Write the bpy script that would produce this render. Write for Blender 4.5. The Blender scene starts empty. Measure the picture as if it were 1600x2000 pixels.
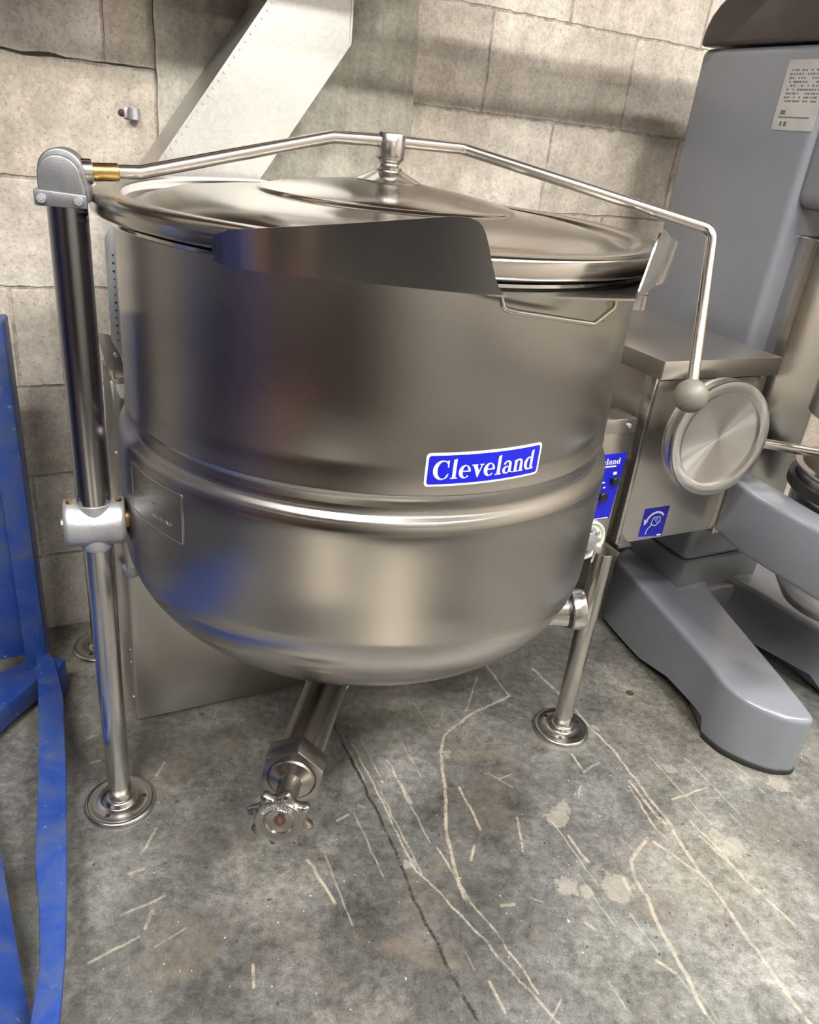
import bpy, bmesh, math, random
from mathutils import Vector, Matrix, noise
random.seed(4)
sc = bpy.context.scene
COL = sc.collection
R = math.radians
# ------------------------------------------------------------------ camera
cam_d = bpy.data.cameras.new('camera'); cam = bpy.data.objects.new('camera', cam_d); COL.objects.link(cam)
cam_d.sensor_fit = 'VERTICAL'; cam_d.sensor_height = 36; cam_d.lens = 27.0; cam_d.clip_start = .02
PITCH, ROLL, CAMH = 0.45727, 0.11270, 1.1605
fw = Vector((0, math.cos(PITCH), -math.sin(PITCH))); up0 = Vector((0, math.sin(PITCH), math.cos(PITCH))); rt0 = Vector((1, 0, 0))
rt = rt0*math.cos(ROLL)+up0*math.sin(ROLL); up = up0*math.cos(ROLL)-rt0*math.sin(ROLL)
cam.matrix_world = Matrix(((rt.x, up.x, -fw.x, 0), (rt.y, up.y, -fw.y, 0), (rt.z, up.z, -fw.z, CAMH), (0, 0, 0, 1)))
sc.camera = cam
# ------------------------------------------------------------------ world, exposure
world = bpy.data.worlds.new('world'); sc.world = world; world.use_nodes = True
world.node_tree.nodes['Background'].inputs[0].default_value = (.9, .95, 1, 1)
world.node_tree.nodes['Background'].inputs[1].default_value = 0.15
sc.view_settings.view_transform = 'Standard'; sc.view_settings.look = 'None'; sc.view_settings.gamma = 1
sc.view_settings.use_curve_mapping = False
sc.view_settings.exposure = 0.9
sc.cycles.sample_clamp_indirect = 3.0
# ceiling lamps: (x, y, z, length, width, rotz, strength)
LAMPS = [(1.40, -.20, 3.1, 1.2, .16, .5, 165), (-.50, -.95, 3.05, 1.2, .16, .5, 105), (-.25, -1.75, 3.4, 1.2, .16, 1.3, 60),
         (1.7, -2.2, 3.5, 1.2, .16, .5, 60), (-2.6, -3.6, 3.7, 1.2, .16, .5, 15), (2.5, .95, 3.3, 1.2, .16, .5, 120)]
LAMP_COL = (1.0, .965, .91)

# ------------------------------------------------------------------ material helpers
class M:
    def __init__(s, name):
        s.m = bpy.data.materials.new(name); s.m.use_nodes = True; s.t = s.m.node_tree
        s.b = s.t.nodes['Principled BSDF']; s.o = s.t.nodes['Material Output']
    def n(s, ty, **k):
        nd = s.t.nodes.new(ty)
        for a, v in k.items():
            if a.startswith('_'): nd.inputs[a[1:].replace('_', ' ')].default_value = v
            else: setattr(nd, a, v)
        return nd
    def l(s, a, b): s.t.links.new(a, b)
    def set(s, **k):
        for a, v in k.items():
            a = a.replace('_', ' ')
            s.b.inputs[a].default_value = v if not (isinstance(v, tuple) and len(v) == 3) else v+(1,)
        return s
    def coord(s, kind='Object', scale=(1, 1, 1)):
        tc = s.n('ShaderNodeTexCoord'); mp = s.n('ShaderNodeMapping'); mp.inputs['Scale'].default_value = scale
        s.l(tc.outputs[kind], mp.inputs[0]); return mp.outputs[0]
    def noise(s, vec, scale, detail=6, rough=.6, dist=0):
        nz = s.n('ShaderNodeTexNoise'); nz.inputs['Scale'].default_value = scale; nz.inputs['Detail'].default_value = detail
        nz.inputs['Roughness'].default_value = rough; nz.inputs['Distortion'].default_value = dist
        s.l(vec, nz.inputs['Vector']); return nz.outputs['Fac']
    def ramp(s, fac, stops):
        r = s.n('ShaderNodeValToRGB'); e = r.color_ramp.elements
        while len(e) < len(stops): e.new(.5)
        for i, (p, c) in enumerate(stops):
            e[i].position = p; e[i].color = (c if len(c) == 4 else tuple(c)+(1,)) if isinstance(c, tuple) else (c, c, c, 1)
        s.l(fac, r.inputs[0]); return r.outputs[0]
    def math(s, op, a, b=None, c=None):
        nd = s.n('ShaderNodeMath', operation=op)
        for i, v in enumerate((a, b, c)):
            if v is None: continue
            if isinstance(v, (int, float)): nd.inputs[i].default_value = v
            else: s.l(v, nd.inputs[i])
        return nd.outputs[0]
    def maprange(s, v, a, b, c, d):
        nd = s.n('ShaderNodeMapRange'); s.l(v, nd.inputs[0])
        for i, x in enumerate((a, b, c, d)): nd.inputs[i+1].default_value = x
        return nd.outputs[0]
    def mix(s, f, a, b, bt='MIX'):
        nd = s.n('ShaderNodeMix', data_type='RGBA', blend_type=bt)
        for i, v in ((0, f), (6, a), (7, b)):
            if isinstance(v, (int, float)): nd.inputs[i].default_value = v
            elif isinstance(v, tuple): nd.inputs[i].default_value = v+(1,) if len(v) == 3 else v
            else: s.l(v, nd.inputs[i])
        return nd.outputs[2]
    def bump(s, h, strength=.3, dist=.002, normal=None):
        b = s.n('ShaderNodeBump'); b.inputs['Strength'].default_value = strength; b.inputs['Distance'].default_value = dist
        s.l(h, b.inputs['Height'])
        if normal is not None: s.l(normal, b.inputs['Normal'])
        return b.outputs[0]

def simple(name, col, rough=.5, metal=0., bumps=0, bscale=300, mott=(.82, 1.1), **k):
    m = M(name); m.set(Base_Color=col, Roughness=rough, Metallic=metal, **k)
    v = m.coord()
    f = m.noise(v, 12, 4)
    m.l(m.mix(1.0, col, m.ramp(f, [(.3, mott[0]), (.7, mott[1])]), 'MULTIPLY'), m.b.inputs['Base Color'])
    kq = min(.2, (mott[1]-mott[0])*.7); m.l(m.maprange(m.noise(v, 25, 5), .3, .7, rough*(1-kq), min(1, rough*(1+kq))), m.b.inputs['Roughness'])
    if bumps: m.l(m.bump(m.noise(v, bscale, 4), bumps, .001), m.b.inputs['Normal'])
    return m.m

def steel(name, col=(.62, .60, .57), rough=.28, aniso=.0, brush=None, axis='Z', mark=.25, rot=0.0, bump=.04, center=None):
    """brush = mapping scale: high value across the brushing, low value along it"""
    m = M(name); m.set(Base_Color=col, Metallic=1.0, Roughness=rough)
    v = m.coord()
    if brush == 'ring':       # brushing that runs round the object's own vertical axis
        sp = m.n('ShaderNodeSeparateXYZ'); m.l(v, sp.inputs[0])
        an = m.math('ARCTAN2', sp.outputs[1], sp.outputs[0])
        cb = m.n('ShaderNodeCombineXYZ'); m.l(m.math('MULTIPLY', an, 6), cb.inputs[0]); m.l(m.math('MULTIPLY', sp.outputs[2], 450), cb.inputs[2])
        bv = cb.outputs[0]
        f = m.noise(bv, 1.0, 3, .7)
    elif brush == 'disc':
        sp = m.n('ShaderNodeSeparateXYZ'); m.l(v, sp.inputs[0])
        r2 = m.math('SQRT', m.math('ADD', m.math('MULTIPLY', sp.outputs[0], sp.outputs[0]), m.math('MULTIPLY', sp.outputs[1], sp.outputs[1])))
        an = m.math('ARCTAN2', sp.outputs[1], sp.outputs[0])
        cb = m.n('ShaderNodeCombineXYZ'); m.l(m.math('MULTIPLY', an, 3), cb.inputs[0]); m.l(m.math('MULTIPLY', r2, 700), cb.inputs[1])
        f = m.noise(cb.outputs[0], 1.0, 3, .7)
    elif brush:
        f = m.noise(m.coord('Object', brush), 1.0, 4, .7)
    else:
        f = m.noise(v, 60, 5)
    cl = m.noise(v, 4, 1)
    m.l(m.mix(mark, col, m.mix(1.0, col, m.ramp(cl, [(.3, .55), (.65, 1.1)]), 'MULTIPLY')), m.b.inputs['Base Color'])
    if name == 'duct_sheet':
        sw = m.noise(v, 26, 7, .75, 5.0); m.l(m.mix(.28, m.b.inputs['Base Color'].links[0].from_socket, m.mix(1.0, col, m.ramp(sw, [(.38, .62), (.62, 1.12)]), 'MULTIPLY')), m.b.inputs['Base Color'])
    rr = m.math('ADD', m.maprange(f, .3, .7, -.004, .004), m.maprange(cl, .3, .7, rough*.92, rough*1.1))
    m.l(rr, m.b.inputs['Roughness'])
    if bump: m.l(m.bump(f, bump, .0006), m.b.inputs['Normal'])
    if aniso:
        m.b.inputs['Anisotropic'].default_value = aniso; m.b.inputs['Anisotropic Rotation'].default_value = rot
        tg = m.n('ShaderNodeTangent', direction_type='RADIAL', axis=axis); m.l(tg.outputs[0], m.b.inputs['Tangent'])
    return m.m

STEEL = steel('brushed_kettle_steel', (.48, .46, .435), .22, 1.0, 'ring', mark=.1, bump=0)
LIDSTEEL = steel('lid_steel', (.53, .50, .465), .17, .75, 'disc', mark=.15, bump=0)
BANDSTEEL = steel('polished_band_steel', (.64, .62, .59), .16, 0, (3, 3, 300), mark=.1, bump=0)
SHEET = steel('spout_sheet_steel', (.50, .49, .48), .2, 0, (8, 8, 90), mark=.2, bump=0)
TUBE = steel('tube_steel', (.60, .58, .55), .225, .6, (2, 2, 500), mark=.15, bump=0)
TUBED = steel('tube_steel_dimmed', (.30, .295, .31), .2, .6, (2, 2, 500), mark=.15, bump=0)  # colour darkened to stand in for the dark room the upper pole reflects
ROD = steel('rod_steel', (.62, .585, .54), .22, 0, (20, 20, 20), mark=.15, bump=0)
CONSOLE = steel('console_steel', (.56, .53, .49), .32, 0, (4, 4, 300), mark=.1, bump=0)
SPUN = steel('spun_steel', (.58, .57, .56), .225, 1.0, 'disc', mark=.1, bump=0)
CHUTE = steel('duct_sheet', (.60, .595, .575), .42, 0, None, mark=.35, bump=.12)
VALVE = steel('valve_steel', (.38, .355, .33), .23, 0, (30, 30, 30), mark=.15, bump=0)
CAST = simple('cast_aluminium', (.42, .43, .45), .45, .75, .35, 420)
HEADM = simple('pole_head_alloy', (.20, .205, .215), .42, .7, .2, 500)
BRASS = simple('brass', (.36, .24, .085), .3, 1.0, .05)
GREY = simple('grey_enamel', (.155, .165, .188), .26, 0, .02, 80, (.97, 1.02), Coat_Weight=.4)
GREYD = simple('grey_enamel_plinth', (.13, .135, .145), .3, 0, .02, 80, (.97, 1.02))
CAPM = simple('dark_cap_plastic', (.045, .036, .037), .35, 0, .03, 200)
RUBBER = simple('black_rubber', (.012, .012, .013), .6)
KNOB = simple('olive_grey_knob', (.125, .12, .10), .5, 0, .05, 100)
BLACK = simple('black_plastic', (.01, .01, .011), .4)
LBLUE = simple('label_blue', (.003, .006, .40), .35)
LWHITE = simple('label_white', (.66, .68, .72), .4)
STICK = simple('sticker_paper', (.36, .35, .34), .5)
INK = simple('sticker_ink', (.10, .10, .11), .6)
GREENL = simple('green_lens', (.0, .25, .12), .3)
RIM = simple('dial_ivory', (.70, .70, .60), .45, .2)
RUST = simple('rust_red', (.06, .026, .016), .8, 0, .5, 200)
TIE = simple('yellow_tie', (.55, .50, .12), .6)
WOODB = simple('cardboard', (.13, .07, .04), .8)
ORANGE = simple('orange_beam', (.13, .055, .035), .5); TAN = simple('tan_carton', (.42, .35, .25), .8)
DARKC = simple('dark_crate', (.02, .018, .018), .8)
BUFF = simple('buff_plastic', (.42, .36, .26), .35)

def blue_paint():
    m = M('worn_blue_paint'); v = m.coord()
    f = m.noise(v, 14, 8, .65, .6); g = m.noise(v, 70, 4, .6)
    c = m.ramp(f, [(.25, (.006, .022, .15)), (.46, (.014, .045, .21)), (.60, (.035, .06, .17)), (.8, (.075, .09, .14))])
    c = m.mix(m.ramp(g, [(.66, 0.), (.74, 1.)]), c, (.20, .26, .42))
    m.l(c, m.b.inputs['Base Color']); m.b.inputs['Roughness'].default_value = .38
    m.l(m.bump(f, .5, .003), m.b.inputs['Normal']); return m.m
BLUE = blue_paint()

# ------------------------------------------------------------------ object helpers
def link(name, bm, mat, parent=None, off=Vector((0, 0, 0)), ang=32, mw=None):
    if off.length: bm.transform(Matrix.Translation(-off))
    bmesh.ops.recalc_face_normals(bm, faces=bm.faces)
    for f in bm.faces: f.smooth = True
    for e in bm.edges:
        if len(e.link_faces) == 2 and e.calc_face_angle(0) > R(ang): e.smooth = False
    me = bpy.data.meshes.new(name); bm.to_mesh(me); bm.free()
    o = bpy.data.objects.new(name, me); COL.objects.link(o); me.materials.append(mat)
    if mw is not None: o.matrix_local = mw
    if parent is not None: o.parent = parent
    return o
def struct(name, bm, mat, **k):
    o = link(name, bm, mat, **k); o['kind'] = 'structure'; return o
def root(name, loc, label, cat, group=None):
    e = bpy.data.objects.new(name, None); COL.objects.link(e); e.location = loc; e['label'] = label; e['category'] = cat
    if group: e['group'] = group
    return e
def tag(o, label, cat, group=None):
    o['label'] = label; o['category'] = cat
    if group: o['group'] = group
    return o
BM = bmesh.new
def basis(axis, up=(0, 0, 1)):
    z = Vector(axis).normalized(); u = Vector(up)
    if abs(z.dot(u)) > .95: u = Vector((0, 1, 0))
    x = u.cross(z).normalized(); y = z.cross(x); return Matrix((x, y, z)).transposed()
def lathe(bm, prof, seg=96, loc=(0, 0, 0), axis=(0, 0, 1), close=False, a0=0, a1=360):
    B = basis(axis) if tuple(axis) != (0, 0, 1) else Matrix.Identity(3); L = Vector(loc); full = abs(a1-a0) >= 359.9
    rings = []
    for r, z in prof:
        if r < 1e-6: rings.append([bm.verts.new(L+B@Vector((0, 0, z)))]); continue
        k = seg if full else seg+1
        rings.append([bm.verts.new(L+B@Vector((r*math.cos(R(a0)+(R(a1-a0))*i/seg), r*math.sin(R(a0)+R(a1-a0)*i/seg), z))) for i in range(k)])
    prs = list(zip(rings, rings[1:]))+([(rings[-1], rings[0])] if close else [])
    for a, b in prs:
        n = seg
        for i in range(n):
            j = (i+1) % seg if full else i+1
            try:
                if len(a) == 1 and len(b) == 1: continue
                if len(a) == 1: bm.faces.new((a[0], b[j], b[i]))
                elif len(b) == 1: bm.faces.new((a[i], a[j], b[0]))
                else: bm.faces.new((a[i], a[j], b[j], b[i]))
            except ValueError: pass
    return bm
def cyl(bm, p0, p1, r0, r1=None, seg=32, ch=.0):
    p0, p1 = Vector(p0), Vector(p1); h = (p1-p0).length; r1 = r0 if r1 is None else r1; c = ch or min(r0, r1, h)*.06
    return lathe(bm, [(0, 0), (r0-c, 0), (r0, c), (r1, h-c), (r1-c, h), (0, h)], seg, p0, tuple((p1-p0).normalized()))
def fillet(pts, rad, n=8):
    pts = [Vector(p) for p in pts]; out = [pts[0]]
    for a, b, c in zip(pts, pts[1:], pts[2:]):
        u = (a-b).normalized(); v = (c-b).normalized(); ang = u.angle(v)
        d = min(rad/math.tan(ang/2), (a-b).length*.49, (c-b).length*.49)
        s, e = b+u*d, b+v*d
        for i in range(n+1):
            t = i/n; out.append((1-t)**2*s+2*t*(1-t)*b+t*t*e)
    return out+[pts[-1]]
def tube(bm, pts, r, seg=20, caps=True):
    pts = [Vector(p) for p in pts]; n = len(pts); T = []
    for i in range(n):
        T.append((pts[min(i+1, n-1)]-pts[max(i-1, 0)]).normalized())
    x = basis(T[0]).col[0]; rings = []
    for i in range(n):
        x = (x-T[i]*x.dot(T[i])).normalized(); y = T[i].cross(x)
        rr = r[i] if isinstance(r, (list, tuple)) else r
        rings.append([bm.verts.new(pts[i]+(x*math.cos(2*math.pi*k/seg)+y*math.sin(2*math.pi*k/seg))*rr) for k in range(seg)])
    for a, b in zip(rings, rings[1:]):
        for k in range(seg): bm.faces.new((a[k], a[(k+1) % seg], b[(k+1) % seg], b[k]))
    if caps: bm.faces.new(rings[0][::-1]); bm.faces.new(rings[-1])
    return bm
def bevel(bm, w, seg=2, ang=30, geom=None):
    es = [e for e in (geom or bm.edges) if len(e.link_faces) == 2 and e.calc_face_angle(0) > R(ang)]
    if w: bmesh.ops.bevel(bm, geom=es, offset=w, segments=seg, affect='EDGES', profile=.5, clamp_overlap=True)
    return bm
def prism(bm, poly, ax, ay, az, o, h, bev=0, seg=2):
    """polygon (u,v) in plane (ax,ay) at o, extruded h along az"""
    t = bmesh.new(); ax, ay, az, o = Vector(ax), Vector(ay), Vector(az), Vector(o)
    a = [t.verts.new(o+ax*u+ay*v) for u, v in poly]; b = [t.verts.new(o+ax*u+ay*v+az*h) for u, v in poly]
    n = len(poly); t.faces.new(a[::-1]); t.faces.new(b)
    for i in range(n): t.faces.new((a[i], a[(i+1) % n], b[(i+1) % n], b[i]))
    bmesh.ops.recalc_face_normals(t, faces=t.faces)
    bevel(t, bev, seg)
    me = bpy.data.meshes.new('tmp'); t.to_mesh(me); t.free(); bm.from_mesh(me); bpy.data.meshes.remove(me); return bm
X3, Y3, Z3 = Vector((1, 0, 0)), Vector((0, 1, 0)), Vector((0, 0, 1))
W = Vector((.8789, .4770, 0)); V = Vector((-.4770, .8789, 0))        # along the wall / into the wall
WD = 1.7219                                                       # wall plane: V.P = WD
def wv(w, v, z=0.): return W*w+V*v+Z3*z
def boxwv(bm, w0, w1, v0, v1, z0, z1, bev=0, seg=2): return prism(bm, [(w0, v0), (w1, v0), (w1, v1), (w0, v1)], W, V, Z3, (0, 0, z0), z1-z0, bev, seg)
def box(bm, a, b, bev=0): return prism(bm, [(a[0], a[1]), (b[0], a[1]), (b[0], b[1]), (a[0], b[1])], X3, Y3, Z3, (0, 0, a[2]), b[2]-a[2], bev)

# ------------------------------------------------------------------ structure: floor
SCR = [([(0.347, 1.559), (0.417, 1.456), (0.455, 1.378), (0.498, 1.307), (0.541, 1.2), (0.573, 1.125), (0.596, 1.035), (0.621, 0.967), (0.646, 0.893), (0.671, 0.822), (0.687, 0.775), (.72, .70)], 2.4), ([(0.518, 1.213), (0.547, 1.144), (0.569, 1.109)], 2.2), ([(0.621, 1.124), (0.649, 1.077), (0.681, 1.013), (0.744, 0.917)], 1.8), ([(0.629, 1.088), (0.673, 1.025)], 1.2), ([(0.282, 1.444), (0.19, 1.365), (0.129, 1.286), (0.123, 1.23), (0.133, 1.123), (0.137, 1.021), (0.148, 0.969), (0.159, 0.92), (0.169, 0.892)], 2.6), ([(0.232, 1.55), (0.282, 1.444)], 2.4), ([(0.523, 1.067), (0.48, 1.013), (0.48, 0.974), (0.495, 0.921), (0.506, 0.86), (0.525, 0.8), (0.538, 0.744)], 3.0), ([(0.533, 1.061), (0.58, 1.02), (0.608, 0.997)], 1.4), ([(0.072, 0.952), (0.132, 0.893), (0.188, 0.833), (0.253, 0.759), (0.307, 0.702)], .3), ([(0.12, 0.991), (0.179, 0.887), (0.228, 0.827), (0.28, 0.743)], .2), ([(-0.064, 1.228), (-0.001, 1.104), (0.047, 1.008), (0.072, 0.959)], .3), ([(0.01, 1.195), (0.065, 1.09)], 1.0), ([(0.161, 1.143), (0.2, 1.044)], 1.2), ([(0.205, 0.754), (0.226, 0.71)], 1.0), ([(0.273, 1.083), (0.278, 1.006)], 1.0), ([(-0.11, 0.934), (-0.051, 0.858)], 1.6), ([(0.369, 1.053), (0.398, 0.999)], 1.8), ([(0.515, 1.196), (0.547, 1.092), (0.563, 1.072)], 1.2), ([(0.406, 1.274), (0.425, 1.224), (0.462, 1.256)], 1.2), ([(0.208, 1.498), (0.177, 1.373)], 0.9), ([(0.188, 1.007), (0.181, 0.973)], 1.2), ([(0.232, 0.888), (0.253, 0.893)], 2.0), ([(-0.069, 1.027), (-0.051, 1.044)], 1.8), ([(0.375, 0.872), (0.389, 0.862)], 2), ([(0.598, 1.175), (0.687, 1.221)], 0.9), ([(0.481, 0.82), (0.507, 0.803)], 2), ([(0.457, 0.971), (0.463, 0.947)], 2), ([(0.468, 1.37), (0.48, 1.362)], 5), ([(-0.43, 1.085), (-0.425, 1.12)], 1.2), ([(-0.395, 0.909), (-0.388, 0.965)], 1.0), ([(-0.399, 0.869), (-0.38, 0.882)], 2.5), ([(-0.402, 0.713), (-0.376, 0.737), (-0.345, 0.762)], 1.0), ([(-0.34, 0.777), (-0.34, 0.807)], 1.2), ([(-0.16, 0.738), (-0.151, 0.705)], 1.0), ([(-0.385, 0.794), (-0.329, 0.836)], 0.8), ([(-0.597, 1.159), (-0.589, 1.17)], 2), ([(-0.563, 1.099), (-0.549, 1.107)], 1.6)]
CRK = [([(-0.13, 1.32), (-0.104, 1.263), (-0.074, 1.208), (-0.034, 1.13), (0.01, 1.045), (0.05, 0.956), (0.081, 0.88), (0.123, 0.809), (0.157, 0.739), (0.188, 0.689), (0.23, 0.60)], 2.4)]
PAT = [((0.132, 1.232), 8), ((0.351, 0.939), 17), ((0.385, 0.937), 9), ((0.442, 0.95), 26), ((0.617, 1.262), 12), ((0.351, 1.094), 20), ((0.846, 1.253), 20), ((0.067, 0.951), 8), ((0.687, 1.068), 22), ((0.666, 1.094), 14), ((0.369, 1.119), 12)]
def build_floor():
    import numpy as np
    fx = np.concatenate([np.arange(-4.5, -1.0, .5), np.arange(-1.0, 1.15, .0021), np.arange(1.2, 5.6, .5)])
    fy = np.concatenate([np.arange(-6.5, .5, .5), np.arange(.5, 1.75, .0021), np.arange(1.8, 5.6, .5)])
    gx, gy = np.meshgrid(fx, fy); nx, ny = len(fx), len(fy)
    rng = np.random.RandomState(3)
    def dist(lines, jit):
        D = np.full(gx.shape, .05)
        for l, w in lines:
            pts = np.array(l)
            sub = [pts[0]]
            for a, b in zip(pts, pts[1:]):
                L = np.hypot(*(b-a)); k = max(1, int(L/.018))
                for i in range(1, k+1):
                    q = a+(b-a)*i/k; sub.append(q+(rng.randn(2)*jit if i < k else 0))
            for a, b in zip(sub, sub[1:]):
                d = b-a; i0, i1 = np.searchsorted(fx, [min(a[0], b[0])-.05, max(a[0], b[0])+.05]); j0, j1 = np.searchsorted(fy, [min(a[1], b[1])-.05, max(a[1], b[1])+.05]); sl = (slice(j0, j1), slice(i0, i1)); GX, GY = gx[sl], gy[sl]; t = np.clip(((GX-a[0])*d[0]+(GY-a[1])*d[1])/(d@d), 0, 1)
                D[sl] = np.minimum(D[sl], np.hypot(GX-a[0]-t*d[0], GY-a[1]-t*d[1])-w*.001)
        return D
    S, K = dist([(l, w*.62) for l, w in SCR], .0014), dist([(l, 1.0) for l, w in CRK], .0016)
    ex = [([(x, y), (x+a*.25*l, y-a*.5*l)], w) for x, y, a, l, w in zip(rng.uniform(-.1, .8, 46), rng.uniform(.6, 1.4, 46), rng.uniform(.8, 1.2, 46), rng.uniform(.03, .34, 46), rng.uniform(.1, .5, 46))][:30]
    ex += [([(x, y), (x+a, y+b)], .2) for x, y, a, b in zip(rng.uniform(-.6, .8, 40), rng.uniform(.6, 1.5, 40), rng.uniform(-.05, .05, 18), rng.uniform(-.05, .05, 18))]
    F = dist(ex, .0008)
    P = np.full(gx.shape, .05)
    for (x, y), r in PAT: P = np.minimum(P, np.hypot((gx-x), (gy-y))-r*.001)
    Hh = np.hypot(gx-.58, gy-1.506)-.008
    me = bpy.data.meshes.new('floor')
    co = np.stack([gx, gy, 0*gx], -1).reshape(-1, 3)
    idx = np.arange(nx*ny).reshape(ny, nx)
    q = np.stack([idx[:-1, :-1], idx[:-1, 1:], idx[1:, 1:], idx[1:, :-1]], -1).reshape(-1, 4)
    me.vertices.add(len(co)); me.vertices.foreach_set('co', co.ravel())
    me.loops.add(q.size); me.loops.foreach_set('vertex_index', q.ravel())
    me.polygons.add(len(q)); me.polygons.foreach_set('loop_start', np.arange(0, q.size, 4)); me.polygons.foreach_set('loop_total', np.full(len(q), 4))
    me.update(calc_edges=True)
    st = 0*gx  # floor stains, with the kettle's soft shade and lit patches painted in
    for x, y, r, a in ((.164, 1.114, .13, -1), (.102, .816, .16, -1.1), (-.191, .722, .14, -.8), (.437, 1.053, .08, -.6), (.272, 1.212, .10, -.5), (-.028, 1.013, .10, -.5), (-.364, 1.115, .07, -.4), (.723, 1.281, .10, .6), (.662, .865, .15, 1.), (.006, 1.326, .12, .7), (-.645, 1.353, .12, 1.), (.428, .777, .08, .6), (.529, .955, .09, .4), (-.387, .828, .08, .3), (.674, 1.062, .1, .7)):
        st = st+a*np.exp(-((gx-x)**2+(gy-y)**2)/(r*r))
    for nm, A in (('stain_and_light', np.clip(st, -1.2, 1.2)), ('scratch', S), ('crack', K), ('fine', F), ('patch', P), ('hole', Hh)):
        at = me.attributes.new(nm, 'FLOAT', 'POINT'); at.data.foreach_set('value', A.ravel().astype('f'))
    o = bpy.data.objects.new('floor', me); COL.objects.link(o); o['kind'] = 'structure'
    m = M('concrete_floor'); v = m.coord()
    def attr(n_): a = m.n('ShaderNodeAttribute', attribute_name=n_); return a.outputs['Fac']
    big = m.noise(v, 2.2, 5, .55, .4); mid = m.noise(v, 7, 8, .7, .8); fine = m.noise(v, 60, 8, .75); grit = m.noise(v, 330, 3, .6)
    c = m.ramp(mid, [(.28, (.056, .055, .052)), (.45, (.088, .088, .083)), (.58, (.122, .121, .115)), (.75, (.185, .18, .168))])
    c = m.mix(.75, c, m.ramp(big, [(.3, (.34, .36, .35)), (.5, (.52, .52, .52)), (.68, (.70, .66, .58))]), 'OVERLAY')
    c = m.mix(.75, c, m.ramp(fine, [(.32, .18), (.5, .5), (.70, .85)]), 'OVERLAY')
    c = m.mix(.55, c, m.ramp(grit, [(.3, .3), (.7, .75)]), 'OVERLAY')
    stv = m.math('ADD', m.maprange(attr('stain_and_light'), -1.2, 1.2, 0., 1.), m.math('MULTIPLY', m.math('SUBTRACT', m.noise(v, 6, 6, .65, .8), .5), .7))
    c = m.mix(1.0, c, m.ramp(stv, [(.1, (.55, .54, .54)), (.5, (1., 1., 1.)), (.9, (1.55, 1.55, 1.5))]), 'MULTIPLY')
    # brown staining of its own shape
    c = m.mix(m.ramp(m.noise(m.coord('Object', (1, 1.6, 1)), 3.3, 6, .6, 1.2), [(.52, 0.), (.75, .5)]), c, (.16, .13, .095))
    wob = m.math('MULTIPLY', m.math('SUBTRACT', m.noise(v, 160, 4, .7), .5), .0035)
    def line(nm, soft, amt, wv_=1.0):
        d = m.math('ADD', attr(nm), m.math('MULTIPLY', wob, wv_)) if wv_ else attr(nm)
        return m.maprange(d, soft*.2, soft, amt, 0.)
    c = m.mix(m.maprange(m.math('ADD', attr('patch'), m.math('MULTIPLY', m.math('SUBTRACT', m.noise(v, 45, 5, .7), .5), .05)), 0, .005, .30, 0.), c, (.40, .365, .30))
    brk = m.ramp(m.noise(v, 38, 5, .7), [(.35, .15), (.55, 1.)])
    c = m.mix(m.math('MULTIPLY', line('fine', .0022, .26, .4), brk), c, (.52, .48, .40))
    c = m.mix(m.math('MULTIPLY', line('scratch', .0028, .52, 1.6), m.ramp(m.noise(v, 42, 5, .7), [(.36, .18), (.56, 1.)])), c, (.43, .375, .28))
    sp = m.ramp(m.noise(v, 115, 2, .5), [(.725, 0.), (.76, .5)])
    c = m.mix(sp, c, (.62, .60, .54))
    pit = m.ramp(m.noise(v, 85, 2, .5, .2), [(.27, .8), (.30, 0.)])
    c = m.mix(pit, c, (.03, .028, .025))
    kk = m.math('MULTIPLY', line('crack', .0026, .95, 1.3), m.ramp(m.noise(v, 36, 4, .7), [(.36, .35), (.5, 1.)]))
    c = m.mix(kk, c, (.018, .015, .012)); c = m.mix(line('hole', .003, 1., 1.5), c, (.06, .035, .02))
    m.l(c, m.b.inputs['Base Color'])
    rg = m.math('ADD', m.maprange(mid, .3, .7, .26, .5), m.maprange(fine, .3, .7, -.06, .1)); m.l(rg, m.b.inputs['Roughness'])
    m.b.inputs['Specular IOR Level'].default_value = .5
    h = m.math('SUBTRACT', m.math('ADD', m.math('MULTIPLY', fine, .25), m.math('MULTIPLY', mid, .6)), m.math('MULTIPLY', kk, 2.))
    m.l(m.bump(h, .5, .0022), m.b.inputs['Normal'])
    me.materials.append(m.m)
build_floor()

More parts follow.
